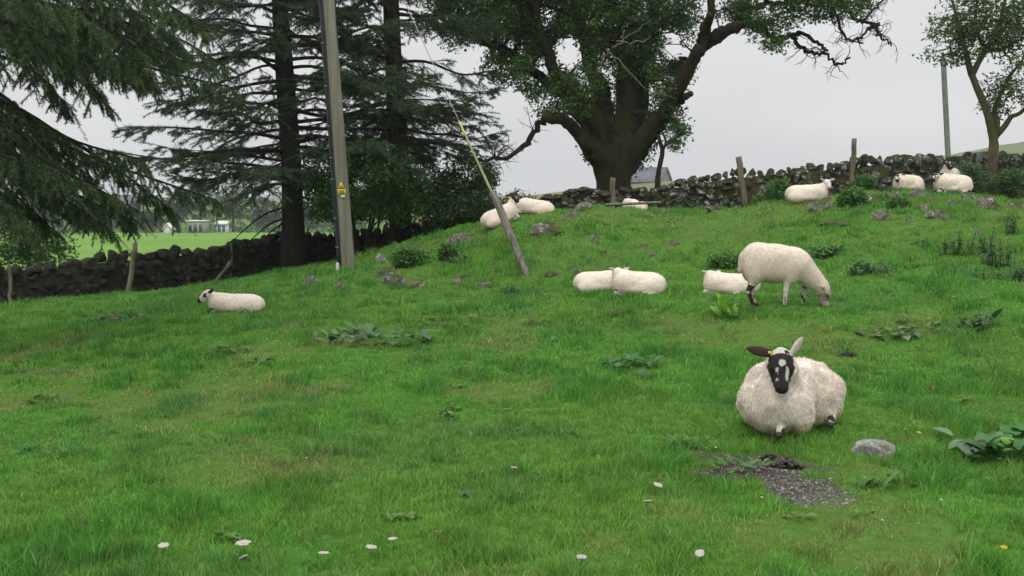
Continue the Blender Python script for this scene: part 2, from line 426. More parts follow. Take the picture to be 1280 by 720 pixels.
colr = np.stack([field, bare(fx, fy), np.maximum(mossy(fx, fy), .6 * dry(fx, fy)) * (1 - field)], -1)
ground = mk('ground', V, F, M_ground, None, colr, kind='structure')

def hill(name, prof, D, depth, mat, label):
    """a rounded ridge with its crest along prof (photo px, py) at distance D"""
    prof = np.array(prof, float); px = np.linspace(prof[0, 0], prof[-1, 0], 120); py = np.interp(px, prof[:, 0], prof[:, 1])
    crest = np.array([W(a, b, D) for a, b in zip(px, py)]); crest[:, 2] += (fb2(crest[:, 0] * .1, crest[:, 0] * 0, 5) - .5) * D * .003
    zb = base_h(crest[:, 0], crest[:, 1]) - 1
    s = np.linspace(-1, 1, 31); rows = []
    for q in s:
        h = np.cos(q * np.pi / 2) ** .8; rows.append(np.c_[crest[:, 0] * (1 + q * depth / D), np.full(len(px), D + q * depth), zb + (crest[:, 2] - zb) * h])
    V = np.concatenate(rows); n = len(px); i, j = np.meshgrid(np.arange(30), np.arange(n - 1), indexing='ij')
    F = np.stack([i * n + j, i * n + j + 1, (i + 1) * n + j + 1, (i + 1) * n + j], -1).reshape(-1, 4)
    return mk(name, V, F, mat, kind='structure')
M_hill = mat_simple('moorland', (.085, .11, .045), (.14, .17, .07), .02, .95, .05, bumpy=0)
M_rough = mat_simple('rough_pasture', (.12, .13, .06), (.2, .18, .09), .12, .95, .05, bumpy=0)
hill('hill', [(1120, 206), (1180, 196), (1230, 186), (1280, 178), (1380, 168), (1600, 160), (1900, 175)], 420, 130, M_hill, '')
hill('rise', [(520, 252), (600, 248), (670, 243), (740, 236), (830, 228), (950, 222), (1100, 215), (1300, 205)], 120, 30, M_rough, '')

# ------------------------------------------------------------------ grass
def make_grass():
    bands = [(3.4, 6, 6600, 9, .066, .0048), (6, 9, 4200, 9, .066, .006), (9, 13, 2200, 8, .07, .0085), (13, 19, 1000, 7, .08, .012), (19, 28.5, 620, 6, .085, .016)]
    P, HT, WD, CO, LN, AZ = [], [], [], [], [], []
    g = np.random.default_rng(5)
    for y0, y1, dens, k, h0, w0 in bands:
        xm = .49 * y1 + 1.6
        nt_ = int(dens / k * (y1 - y0) * 2 * xm)
        tx, ty = g.uniform(-xm, xm, nt_), g.uniform(y0, y1, nt_)
        ok = (np.abs(tx) < .49 * ty + 1.6) & (bare(tx, ty) < g.uniform(.03, .85, nt_)) & (ty < wall_line_y(tx) + .2)
        tx, ty = tx[ok], ty[ok]
        n = len(tx) * k
        cxx = np.repeat(tx, k); cyy = np.repeat(ty, k)
        az = g.uniform(0, 2 * np.pi, n); rad = g.uniform(0, 1, n) ** .6 * (.035 + .012 * y0 / 4)
        x = cxx + np.cos(az) * rad; y = cyy + np.sin(az) * rad
        tuft = np.clip(sstep(.55, .80, fb2(x * 1.5, y * 1.5, 51, 2)) + .8 * sstep(.60, .85, vn2(x * 4.2, y * 4.2, 52)), 0, 1.3); fine = vn2(x * 7, y * 7, 53)
        patch = fb2(x * .55, y * .55, 61, 3); mo = mossy(x, y); dr = dry(x, y)
        hgt = h0 * (.45 + .75 * g.uniform(0, 1, n)) * (.62 + .95 * tuft + .35 * (patch - .5) + .5 * (fine - .5)) * (1 - .25 * mo) * (1 - .35 * dr)
        hgt *= 1 - .45 * sstep(.1, .5, bare(x, y))
        # colours
        fresh = np.array([.145, .345, .050]); lush = np.array([.066, .235, .034]); yel = np.array([.225, .34, .06]); straw = np.array([.40, .33, .15]); blue = np.array([.10, .25, .07])
        tr = np.repeat(g.uniform(0, 1, len(tx)), k)
        c = fresh + (lush - fresh) * np.clip(tuft * .75 + (tr - .5) * .9, 0, 1)[:, None]
        c = c * (.80 + .42 * fine)[:, None]
        c = c + (yel - c) * (np.clip(sstep(.5, .75, patch) * .26 + mo * .30 + dr * .35, 0, 1))[:, None]
        c = c + (blue - c) * (sstep(.55, .75, fb2(x * 1.1 + 9, y * 1.1, 71, 2)) * .5)[:, None]
        st = g.uniform(0, 1, n) < (.035 + .36 * dr + .10 * mo)
        c[st] = straw * g.uniform(.6, 1.1, (st.sum(), 1))
        c *= g.uniform(.62, 1.32, (n, 1))
        P.append(np.c_[x, y, H(x, y) - .008]); HT.append(hgt); WD.append(w0 * g.uniform(.6, 1.25, n)); CO.append(c)
        LN.append(hgt * g.uniform(.15, 1.0, n)); AZ.append(az + g.normal(0, .5, n))
    P = np.concatenate(P); HT = np.concatenate(HT); WD = np.concatenate(WD); CO = np.concatenate(CO); LN = np.concatenate(LN); AZ = np.concatenate(AZ)
    n = len(P); a = np.c_[np.cos(AZ), np.sin(AZ), np.zeros(n)]; g2 = g.uniform(0, np.pi, n); w = np.c_[np.cos(g2), np.sin(g2), np.zeros(n)] * WD[:, None] * .5
    up = np.array([0, 0, 1.0])
    m = P + up * (HT * .6)[:, None] + a * (LN * .3)[:, None]; t = P + up * HT[:, None] + a * LN[:, None]
    V = np.stack([P - w, P + w, m + w * .8, m - w * .8, t], 1).reshape(-1, 3)
    b = np.arange(n) * 5
    C = np.repeat(CO, 5, 0)
    print('blades', n)
    o = mk('grass', V, [np.c_[b, b + 1, b + 2, b + 3], np.c_[b + 3, b + 2, b + 4]], M_grass, None, C, kind='stuff')
    tag(o, 'short green pasture grass with lusher tufts and dry patches', 'grass')
make_grass()

def make_gravel():
    g = np.random.default_rng(8); bag = Bag(); n = 0
    while n < 1900:
        x, y = GRAVEL[0] + g.normal(-.08, .30), GRAVEL[1] + g.normal(.1, .45)
        if bare(np.array([x]), np.array([y]))[0] < g.uniform(.2, 1): n += .2; continue
        s = g.uniform(.004, .017); V, F = rock_vf((s * g.uniform(1, 1.5), s, s * .6), int(g.integers(1e6)), ICO2, .6, 3, 0)
        k = g.uniform(.035, .20) + .12 * (g.uniform() < .12); bag.add(rotz(V, g.uniform(0, 6)) + [x, y, gz(x, y) + s * .1], F, (k, k * .98, k * .95)); n += 1
    o = bag.make('gravel', mat_attr('pebble', .8, .3)); tag(o, 'bare patch of small grey gravel worn into the grass', 'gravel', kind='stuff')
make_gravel()

# ------------------------------------------------------------------ foliage helpers
def leaves(P, size, c0, c1, g, flat=.4, bright=None):
    """rhombic leaves at points P, returns V, F4, C"""
    n = len(P); nrm = g.normal(size=(n, 3)); nrm[:, 2] = np.abs(nrm[:, 2]) + flat; nrm = unit(nrm)
    t = unit(np.cross(nrm, g.normal(size=(n, 3)))); s = np.cross(nrm, t)
    L = (size * g.uniform(.6, 1.3, n))[:, None]
    V = np.stack([P - t * L * .5, P + s * L * .26 - t * L * .05, P + t * L * .5 - nrm * L * .12, P - s * L * .26 - t * L * .05], 1).reshape(-1, 3)
    b = np.arange(n) * 4; u = g.uniform(0, 1, (n, 1)) if bright is None else np.clip(bright[:, None] + g.uniform(-.3, .3, (n, 1)), 0, 1)
    C = (np.array(c0) * (1 - u) + np.array(c1) * u) * g.uniform(.75, 1.2, (n, 1))
    return V, np.c_[b, b + 1, b + 2, b + 3], np.repeat(C, 4, 0)

def clump_points(centres, r, per, g, squash=.75):
    n = len(centres) * per; d = unit(g.normal(size=(n, 3))) * (g.uniform(0, 1, (n, 1)) ** .45)
    return np.repeat(centres, per, 0) + d * np.repeat(np.broadcast_to(r, (len(centres),)), per)[:, None] * [1, 1, squash]

def ellipsoid_pts(c, r, n, g, shell=.0):
    d = unit(g.normal(size=(n, 3))) * (g.uniform(shell, 1, (n, 1)) ** (1 / 2.2)); return np.asarray(c) + d * np.asarray(r)

def sprays(S, Dv, L, droop, g, step=.05, per=3, bl=.06, bw=.012, c0=(.034, .062, .032), c1=(.085, .135, .066), spread=.9):
    """needled twigs: starts S, directions Dv, lengths L; thin triangles along them"""
    k = max(2, int(np.max(L) / step)); t = (np.arange(k) + .5) / k
    n = len(S); pts = S[:, None, :] + Dv[:, None, :] * (L[:, None] * t)[:, :, None]
    pts[:, :, 2] -= droop * (L[:, None] * t) ** 1.5
    dd = np.repeat(Dv[:, None, :], k, 1) - np.array([0, 0, 1]) * (droop * 1.2 * np.sqrt(L[:, None] * t))[:, :, None]
    P = np.repeat(pts.reshape(-1, 3), per, 0); D2 = np.repeat(unit(dd.reshape(-1, 3)), per, 0)
    m = len(P); q = unit(g.normal(size=(m, 3))); bd = unit(D2 + q * spread); wv = unit(np.cross(bd, g.normal(size=(m, 3))))
    l = (bl * g.uniform(.6, 1.3, m))[:, None]; w = bw * .5
    V = np.stack([P - wv * w, P + wv * w, P + bd * l], 1).reshape(-1, 3); b = np.arange(m) * 3
    u = np.repeat(np.clip(g.uniform(0, 1, (n, 1)) * .7 + .3 * g.uniform(0, 1, (n, 1)), 0, 1), k * per, 0)
    C = (np.array(c0) * (1 - u) + np.array(c1) * u) * g.uniform(.7, 1.25, (m, 1))
    return V, np.c_[b, b + 1, b + 2], np.repeat(C, 3, 0)

def boughs(tree, wood, fol, paths, g, rad, gap=.10, tw=(.35, .8), droop=.5, start=.25, step=.05, per=3, bl=.06, bw=.012, c0=(.034, .062, .032), c1=(.085, .135, .066), hang=0.0):
    """each path is a bough; side twigs and needled sprays grow from it"""
    S, Dv, L = [], [], []
    for P in paths:
        P = smooth_path(P, 14); Ls = np.linalg.norm(np.diff(P, axis=0), axis=1).sum()
        r0 = rad * (.5 + Ls / 6); add_tube(wood, P, np.linspace(r0, r0 * .18, len(P)), 5)
        n = int(Ls / gap); 
        if n < 2: continue
        s = g.uniform(start, 1, n); idx = s * (len(P) - 1.001); i = idx.astype(int); f = (idx - i)[:, None]
        base = P[i] * (1 - f) + P[i + 1] * f; T = unit(P[i + 1] - P[i]); side = unit(np.cross(T, [0, 0, 1.])) * np.where(g.uniform(size=n) < .5, -1, 1)[:, None]
        d = unit(T * g.uniform(.3, 1.1, (n, 1)) + side * g.uniform(.4, 1.1, (n, 1)) + g.normal(0, .18, (n, 3)) - np.array([0, 0, 1]) * hang * g.uniform(.2, 1.3, (n, 1)))
        l = g.uniform(tw[0], tw[1], n) * (1.15 - .65 * s) * min(1.2, .5 + Ls / 5)
        S.append(base); Dv.append(d); L.append(l)
        # second order
        for rep in range(2):
            f2 = g.uniform(.25, .95, n)[:, None]; b2 = base + d * l[:, None] * f2; b2[:, 2] -= droop * (l * f2[:, 0]) ** 1.5
            s2 = unit(np.cross(d, [0, 0, 1.])) * (1 if rep else -1)
            d2 = unit(d * .8 + s2 * g.uniform(.4, 1, (n, 1)) + g.normal(0, .2, (n, 3)) - np.array([0, 0, 1]) * hang * g.uniform(.3, 1.6, (n, 1)))
            S.append(b2); Dv.append(d2); L.append(l * g.uniform(.35, .7, n))
        S.append(P[-1:]); Dv.append(unit(P[-1:] - P[-3:-2])); L.append(np.array([.35]))
    S, Dv, L = np.concatenate(S), np.concatenate(Dv), np.concatenate(L)
    kk = L > .02; V, F, C = sprays(S[kk], Dv[kk], L[kk], droop, g, step, per, bl, bw, c0, c1); fol.add(V, F, C)

def spruce(label, base, top_lean, r0, hmax, seed, nb, reach, dens=1.0, zmin=1.6, foliage_start=.35, group=None, bias=None):
    g = np.random.default_rng(seed); base = np.array(base, float)
    t = thing('spruce_tree', label, 'tree', base, group=group)
    hs_ = np.linspace(0, hmax, 26); P = np.c_[top_lean[0] * hs_ / hmax + .05 * np.sin(hs_ * .7), top_lean[1] * hs_ / hmax, hs_ - .15]
    tr = Bag(); rr = r0 * (1 - hs_ / hmax) ** .8 * .9 + .03; rr[:3] *= [1.35, 1.12, 1.03]
    add_tube(tr, P, rr, 16, .06, seed, freq=2); tr.make('trunk', M_bark_spruce, t)
    wood, fol = Bag(), Bag(); paths = []; dead = []
    for i in range(nb):
        z = zmin + (hmax * .93 - zmin) * ((i + g.uniform()) / nb); k = z / hmax
        az = g.uniform(0, 2 * np.pi) if bias is None or g.uniform() > bias[1] else bias[0] + g.normal(0, .5)
        Ls = reach * (1 - k) ** .55 * g.uniform(.65, 1.1) * (.75 if z < zmin + .7 else 1)
        d = np.array([math.cos(az), math.sin(az), 0]); rise = g.uniform(-.05, .28); dr = g.uniform(.10, .35)
        s = np.linspace(0, 1, 5)
        p = np.array([np.interp(z, hs_, P[:, 0]), np.interp(z, hs_, P[:, 1]), z]) + d * (s * Ls)[:, None]
        p[:, 2] += rise * s * Ls - dr * (s ** 1.6) * Ls + .10 * Ls * s ** 4; p += g.normal(0, .03 * Ls, p.shape) * (s[:, None] > 0)
        paths.append(p)
    boughs(t, wood, fol, paths, g, .045, gap=.11 / dens, tw=(.4, .95), start=foliage_start, step=.07, per=4, bl=.085, bw=.014, droop=.22, hang=.15)
    for i in range(14):      # bare dead stubs low on the trunk
        z = g.uniform(.5, zmin + 1.5); az = g.uniform(0, 2 * np.pi); d = np.array([math.cos(az), math.sin(az), -.35]); L_ = g.uniform(.5, 1.6)
        p0 = np.array([P[0, 0], P[0, 1], z]); add_tube(wood, smooth_path([p0, p0 + d * L_ * .5, p0 + d * L_ - [0, 0, .25 * L_]], 6), np.linspace(.035, .008, 6), 4)
    wood.make('branches', M_bark_spruce, t); o = fol.make('needles', M_needle, t, smooth=False)
    return t

b1 = W(367, 333, 25.2); spruce('tall dark spruce by the dark stone wall, its bare trunk just behind the sheep facing away', (b1[0], b1[1], gz(b1[0], b1[1])), (-.35, 0), .28, 15, 21, 150, 4.5, 1.0, 1.9, .22, bias=(math.pi, .25))
bpy.data.objects['spruce_tree']['label'] = 'tall open spruce whose bare trunk rises between the dark wall and the utility pole'
b2 = W(500, 318, 26.0); spruce('tall dense dark spruce rising out of the holly bush beside the utility pole', (b2[0], b2[1], gz(b2[0], b2[1])), (-.25, 0), .29, 15, 22, 92, 3.6, .95, 2.6, .15)

def near_spruce():
    g = np.random.default_rng(77); base = np.array([-7.4, 12.2, 0]); base[2] = gz(base[0], base[1])
    t = thing('spruce_tree', 'big near spruce whose drooping boughs sweep in over the field', 'tree', base)
    hs_ = np.linspace(0, 13, 20); tr = Bag(); add_tube(tr, np.c_[0 * hs_, 0 * hs_, hs_ - .2], .42 * (1 - hs_ / 13) ** .8 + .03, 14, .06, 3); tr.make('trunk', M_bark_spruce, t)
    wood, fol = Bag(), Bag()
    raw = [  # (D, [(px, py)...]) traced boughs
        (12.5, [(-130, -40), (40, 10), (150, 12), (228, 52)]), (11.5, [(-150, -60), (60, -25), (180, -8), (262, 40)]),
        (12.0, [(-130, -10), (20, 15), (140, 40), (232, 78)]), (12.8, [(-130, 20), (40, 30), (150, 72), (190, 100)]),
        (13.2, [(-120, 10), (60, 40), (170, 80), (300, 112)]), (11.8, [(-130, 30), (30, 55), (90, 80), (128, 125)]),
        (12.4, [(-130, 60), (0, 70), (50, 95), (85, 135)]), (13.0, [(-130, 80), (-20, 105), (30, 140), (65, 160)]),
        (12.2, [(-130, 100), (10, 130), (90, 175), (180, 200)]), (12.6, [(-130, 120), (20, 150), (110, 195), (270, 250)]),
        (11.8, [(-130, 130), (0, 170), (80, 215), (140, 245)]), (12.9, [(-130, 160), (10, 190), (90, 240), (160, 272)]),
        (12.3, [(-130, 160), (-10, 210), (50, 240), (110, 270)]), (13.3, [(-130, 190), (-20, 230), (30, 260), (70, 290)]),
        (11.6, [(-130, 150), (-40, 180), (20, 200), (60, 220)]), (12.1, [(-130, -80), (0, -60), (120, -50), (210, -20)]),
        (10.8, [(-130, -30), (0, -20), (80, 5), (120, 40)]), (11.0, [(-130, 60), (-30, 40), (30, 50), (70, 70)]),
        (13.5, [(-130, 110), (0, 150), (70, 190), (125, 230)]), (11.3, [(-120, 170), (-60, 215), (-10, 240), (30, 275)]),
        (14.0, [(-120, 30), (50, 20), (200, 40), (290, 88)]), (12.7, [(-130, 90), (60, 160), (150, 215), (215, 262)]),
        (12.0, [(-130, -20), (60, 5), (130, 30), (170, 60)]), (13.0, [(-130, 0), (20, 30), (90, 60), (150, 95)]), (11.5, [(-130, 0), (-20, 20), (50, 40), (100, 80)]), (12.4, [(-130, -50), (60, -20), (130, 0), (200, 30)]), (12.0, [(-130, 100), (-40, 130), (20, 165), (70, 200)]), (12.6, [(-130, 170), (0, 195), (60, 225), (120, 262)]), (12.1, [(-130, 140), (-10, 190), (60, 235), (135, 285)]), (12.9, [(-130, 120), (20, 180), (100, 225), (170, 262)]), (11.9, [(-130, -40), (0, -10), (90, 30), (160, 85)]), (12.5, [(-130, 150), (-30, 205), (20, 245), (60, 280)]), (12.3, [(-130, -30), (40, 0), (140, 20), (215, 62)])]
    paths = []
    for D, q in raw:
        pp = np.array([W(a, b, D + g.uniform(-.3, .3)) for a, b in q]); pp[0] = [base[0], base[1], pp[0][2] + .3]; pp -= base
        paths.append(pp)
    for i in range(46):      # the rest of the tree, around and above
        z = g.uniform(3.2, 12.4); az = g.uniform(0, 2 * np.pi); L_ = 4.6 * (1 - z / 13) ** .55 * g.uniform(.7, 1.1)
        if math.cos(az) > .3 and z < 5.5: continue
        s = np.linspace(0, 1, 5); d = np.array([math.cos(az), math.sin(az), 0]); p = d * (s * L_)[:, None] + [0, 0, z]; p[:, 2] -= .25 * L_ * s ** 1.5; paths.append(p)
    boughs(t, wood, fol, paths, g, .035, gap=.05, tw=(.16, .46), droop=.5, start=.15, step=.028, per=4, bl=.042, bw=.0085, hang=.7, c0=(.040, .074, .032), c1=(.105, .172, .062))
    wood.make('branches', M_bark_spruce, t); fol.make('needles', M_needle, t, smooth=False)
near_spruce()

def surface_nets(f, lo, hi, h):
    ax = [np.arange(a, b + h, h) for a, b in zip(lo, hi)]; n = [len(a) for a in ax]
    g = np.stack(np.meshgrid(*ax, indexing='ij'), -1).reshape(-1, 3); S = f(g).reshape(n)
    neg = S < 0; acc = np.zeros((n[0] - 1, n[1] - 1, n[2] - 1, 3)); cnt = np.zeros(acc.shape[:3])
    for a in range(3):
        sl0 = [slice(None)] * 3; sl1 = [slice(None)] * 3; sl0[a] = slice(0, -1); sl1[a] = slice(1, None)
        s0, s1 = S[tuple(sl0)], S[tuple(sl1)]; cr_ = (s0 < 0) != (s1 < 0); t = np.where(cr_, s0 / np.where(cr_, s0 - s1, 1), 0)
        o1, o2 = [k for k in range(3) if k != a]
        for d1 in (0, 1):
            for d2 in (0, 1):
                sl = [slice(None)] * 3; sl[o1] = slice(d1, n[o1] - 1 + d1); sl[o2] = slice(d2, n[o2] - 1 + d2)
                c = cr_[tuple(sl)]; tt = t[tuple(sl)]; cnt += c; acc[..., a] += np.where(c, tt, 0); acc[..., o1] += c * d1; acc[..., o2] += c * d2
    idx = np.full(cnt.shape, -1); m = cnt > 0; idx[m] = np.arange(m.sum()); ii = np.stack(np.nonzero(m), -1)
    V = (ii + acc[m] / cnt[m][:, None]) * h + np.array(lo); Fs = []
    for a in range(3):
        sl0 = [slice(1, -1)] * 3; sl1 = [slice(1, -1)] * 3; sl0[a] = slice(0, n[a] - 1); sl1[a] = slice(1, n[a])
        s0, s1 = neg[tuple(sl0)], neg[tuple(sl1)]; k = np.stack(np.nonzero(s0 != s1), -1); fl = s0[s0 != s1]
        o1, o2 = (a + 1) % 3, (a + 2) % 3; k = k + np.array([0 if q == a else 1 for q in range(3)])
        def ix(d1, d2):
            q = k.copy(); q[:, o1] -= d1; q[:, o2] -= d2; return idx[q[:, 0], q[:, 1], q[:, 2]]
        q = np.stack([ix(1, 1), ix(0, 1), ix(0, 0), ix(1, 0)], -1); q[~fl] = q[~fl][:, ::-1]; Fs.append(q)
    return V, np.concatenate(Fs)

def ell(c, r, A=None):
    c, r = np.array(c, float), np.array(r, float); A = None if A is None else np.array(A, float)
    def f(p):
        q = p - c
        if A is not None: q = q @ A.T
        k = np.linalg.norm(q / r, axis=1); k2 = np.linalg.norm(q / (r * r), axis=1); return k * (k - 1) / np.maximum(k2, 1e-6)
    return f
def cone(a, b, ra, rb):
    a, b = np.array(a, float), np.array(b, float); ba = b - a; L2 = ba @ ba
    def f(p):
        t = np.clip((p - a) @ ba / L2, 0, 1); return np.linalg.norm(p - a - t[:, None] * ba, axis=1) - (ra + (rb - ra) * t)
    return f
def smin(a, b, k):
    h = np.clip(.5 + .5 * (b - a) / k, 0, 1); return b * (1 - h) + a * h - k * h * (1 - h)
def union(fs, k):
    def f(p):
        d = fs[0](p)
        for q in fs[1:]: d = smin(d, q(p), k)
        return d
    return f

# ------------------------------------------------------------------ broadleaf trees
def grow(bag, leafpts, p0, d, L_, r, g, depth, wig=.35, up=.1, leafr=.3, twigs=None):
    n = 6; pts = [p0]; dd = unit(d)
    for _ in range(n - 1):
        dd = unit(dd + g.normal(0, wig, 3) * .5 + [0, 0, up * .3]); pts.append(pts[-1] + dd * L_ / (n - 1))
    P = np.array(pts); add_tube(bag, P, np.linspace(r, r * .35, n), 5 if depth > 0 else 3)
    if depth == 0:
        leafpts.append(P[2:]); return
    for _ in range(3):
        i = g.integers(2, n); nd = unit(dd + g.normal(0, .75, 3) + [0, 0, up]); grow(bag, leafpts, P[i], nd, L_ * g.uniform(.5, .75), r * .45, g, depth - 1, wig, up, leafr)

def oaklike():
    g = np.random.default_rng(90); D0 = 29.5; base = W(774, 238, D0); base[2] = gz(base[0], base[1]) - .1
    t = thing('broadleaf_tree', 'huge old spreading tree with thick mossy trunk behind the stone wall', 'tree', base)
    tr, wood, ivy = Bag(), Bag(), Bag()
    def L(D, pts, r0, r1, bag=wood, n=22, sides=10, rough=.16, seed=1, jit=.03, tp=1.0):
        P = np.array([W(a, b, D0 + d) for (a, b), d in zip(pts, np.linspace(0, D, len(pts)))]) - base
        r0, r1 = r0 * .70, r1 * .85; P = smooth_path(P, n); P[1:] += g.normal(0, jit, (n - 1, 3)); add_tube(bag, P, r0 + (r1 - r0) * np.linspace(0, 1, n) ** tp, sides, rough, seed); return P
    # trunk and the first metres of the great limbs grow out of one surface
    cones = []
    def seg(pts, radii, dz):
        Q = np.array([W(a, b, D0 + d) for (a, b), d in zip(pts, np.linspace(0, dz, len(pts)))]) - base; n = 3 * len(pts); P = smooth_path(Q, n); rr = np.interp(np.linspace(0, 1, n), np.linspace(0, 1, len(radii)), radii)
        rr = rr * .72
        for k in range(n - 1): cones.append(cone(P[k], P[k + 1], rr[k], rr[k + 1]))
    seg([(768, 266), (768, 244), (767, 224), (766, 206), (767, 190)], [.66, .55, .58, .64, .66], 0); seg([(756, 207), (743, 190), (728, 174)], [.32, .30, .24], -.6)
    seg([(758, 202), (746, 178), (733, 150), (705, 118)], [.36, .32, .27, .22], .9); seg([(762, 198), (750, 170), (738, 140), (712, 108)], [.42, .35, .30, .26], -.6)
    seg([(768, 192), (758, 150), (750, 110)], [.42, .33, .29], .9); seg([(776, 198), (783, 150), (786, 95)], [.46, .40, .36], .2); seg([(782, 198), (794, 150), (801, 100)], [.44, .37, .32], 1.0)
    seg([(780, 208), (799, 180), (821, 152), (839, 124), (856, 96), (872, 66)], [.42, .34, .26, .225, .21, .19], -1.5)
    seg([(866, 76), (884, 56), (905, 40), (928, 31)], [.19, .18, .155, .12], -1.9); seg([(868, 74), (878, 50), (886, 20)], [.19, .17, .14], -1.6)
    for a_ in range(7): q = a_ / 7 * 6.28 + .4; cones.append(cone((math.cos(q) * .30, math.sin(q) * .30, .7), (math.cos(q) * .58, math.sin(q) * .56, -.35), .22, .12))
    V, F = surface_nets(union(cones, .10), (-2.2, -2.4, -.5), (4.2, 1.6, 6.1), .06)
    th_ = np.arctan2(V[:, 1], V[:, 0]); dsp = (vn3(V * [4, 4, 1.0], 3) - .5) * .11 + (vn3(V * [9, 9, 2.2], 4) - .5) * .10 + (vn3(V * 2.2 + 7, 6) - .5) * .06
    fn_ = np.cross(V[F[:, 1]] - V[F[:, 0]], V[F[:, 3]] - V[F[:, 0]]); nv = np.zeros_like(V)
    for e in range(4): np.add.at(nv, F[:, e], fn_)
    V = V + unit(nv) * dsp[:, None]; tr.add(V, F)
    limbs = []
    limbs.append(L(-1.5, [(748, 190), (728, 172), (712, 155), (695, 147), (682, 150)], .28, .16, seed=2))
    dead = L(-2.2, [(700, 149), (686, 150), (676, 152), (664, 172), (648, 186), (625, 196), (604, 200), (588, 203)], .15, .03, seed=3, n=34, sides=7, rough=.25, jit=.05)
    limbs.append(L(1.5, [(758, 185), (735, 150), (705, 118), (668, 92), (628, 62), (590, 45), (552, 28)], .30, .09, seed=4))
    limbs.append(L(-1.0, [(762, 180), (738, 140), (712, 108), (690, 85), (676, 45), (668, 0), (660, -70)], .32, .12, seed=5))
    limbs.append(L(2.0, [(768, 175), (752, 120), (735, 70), (722, 25), (705, -90)], .32, .12, seed=6))
    limbs.append(L(0.3, [(782, 185), (786, 120), (780, 50), (790, -40), (780, -140)], .42, .16, seed=7))
    limbs.append(L(2.2, [(792, 185), (800, 120), (806, 60), (820, 0), (850, -120)], .38, .14, seed=8))
    F1 = L(-1.8, [(800, 195), (822, 160), (838, 130), (856, 98), (874, 60)], .20, .19, seed=9); limbs.append(F1)
    limbs.append(L(-1.8, [(800, 195), (822, 160), (838, 130), (856, 98), (878, 55), (888, 15), (892, -40), (905, -110)], .19, .10, seed=10))
    g1 = L(-2.5, [(868, 74), (885, 56), (905, 40), (928, 30), (950, 36), (968, 47), (990, 46), (1004, 60), (1018, 68), (1034, 66), (1047, 80), (1062, 74)], .20, .03, seed=11, n=60, rough=.25, jit=.035, tp=.6)
    g1b = L(-2.5, [(990, 46), (1002, 40), (1020, 52), (1036, 64)], .09, .04, seed=31)
    g2 = L(-1.8, [(912, 38), (930, 18), (955, 6), (985, 0), (1015, -6), (1036, 6), (1048, 28), (1058, 46), (1076, 52)], .16, .03, seed=12, n=50, rough=.25, jit=.035, tp=.6)
    g3 = L(-1.0, [(1010, -8), (1040, -4), (1062, 16), (1078, 28), (1092, 33), (1100, 46), (1114, 57)], .11, .025, seed=13, n=40, rough=.25, jit=.04)
    g4 = L(-1.0, [(1076, 28), (1092, 12), (1106, -2), (1120, -20)], .06, .02, seed=14)
    g5 = L(-1.8, [(1072, 50), (1084, 38), (1095, 30), (1100, 30)], .05, .02, seed=15)
    s1 = L(-1.5, [(782, 140), (806, 142), (830, 146), (848, 158), (853, 166)], .14, .07, seed=16)
    s2 = L(-1.5, [(836, 142), (850, 128), (864, 116)], .14, .09, seed=17)
    # bare twigs on the dead-looking ends
    def twigs(P, n, ln, r, dn=(0, 0, 0)):
        for _ in range(n):
            i = g.integers(len(P) // 3, len(P) - 1); d = unit(P[i + 1] - P[i] if i + 1 < len(P) else P[i] - P[i - 1]); p = P[i]
            dd = unit(d * .4 + g.normal(0, 1, 3) + np.array(dn)); pts = [p]
            for k in range(6): dd = unit(dd + g.normal(0, .42, 3)); pts.append(pts[-1] + dd * ln * g.uniform(.5, 1) / 6)
            add_tube(wood, pts, np.linspace(r, r * .3, 7), 3)
            for q in range(2):
                p = pts[g.integers(2, 6)]; d3 = unit(dd + g.normal(0, .8, 3)); add_tube(wood, [p, p + d3 * ln * .15, p + d3 * ln * .3 + g.normal(0, .03, 3)], [r * .5, r * .4, r * .2], 3)
    twigs(dead, 26, 1.2, .016, (0, 0, .8)); twigs(dead, 8, .7, .014, (0, 0, -.5)); twigs(g1, 26, .8, .016); twigs(g2, 26, .9, .015); twigs(g3, 26, .8, .014, (0, 0, .3)); twigs(g4, 10, .8, .012); twigs(g5, 6, .5, .012)
    # crown: leaf clumps in the zones of the photograph, each joined by a twig to the nearest limb
    allp = np.concatenate(limbs + [g1[:22], g2[:20]])
    zones = [(620, 20, 62, 52, 0, 80), (680, 55, 62, 62, .5, 120), (705, 110, 48, 42, -.3, 70), (648, 90, 42, 30, 0, 34), (585, 30, 40, 40, 1, 40), (655, 0, 70, 45, 0, 80), (720, 20, 60, 60, .5, 120), (560, -5, 45, 30, 1, 30),
             (770, 30, 60, 80, .5, 150), (800, 90, 38, 62, .8, 80), (825, 40, 38, 62, .5, 70), (815, 118, 26, 28, 0, 24), (745, -60, 190, 60, 0, 240), (640, -60, 110, 50, 0, 90),
             (846, 90, 16, 42, 1.5, 26), (858, 25, 26, 32, 1.5, 26), (920, 12, 34, 18, -1, 16), (960, 30, 36, 14, -1.5, 14), (1010, 8, 46, 16, -2, 22), (1058, 5, 34, 18, -2, 18), (905, -50, 70, 40, -1, 70), (1010, -45, 90, 34, -2, 60), (846, 168, 12, 28, -1, 12), (962, 52, 20, 9, -2, 6)]
    pts, br = [], []
    for px, py, rx, ry, dz, n in zones:
        c = W(px, py, D0 + dz) - base; s = D0 / F_PX
        thin = px > 840
        e = ellipsoid_pts(c, (rx * s, (1.9 if not thin else 1.0), ry * s), int(n * 1.45), g); pts.append(e)
    C = np.concatenate(pts)
    wp = C + base; cz = wp[:, 1] * cp - (wp[:, 2] - CAM_H) * sp; cpx = 640 + wp[:, 0] / cz * F_PX; cpy = 360 - (wp[:, 1] * sp + (wp[:, 2] - CAM_H) * cp) / cz * F_PX; keep = np.ones(len(C), bool)
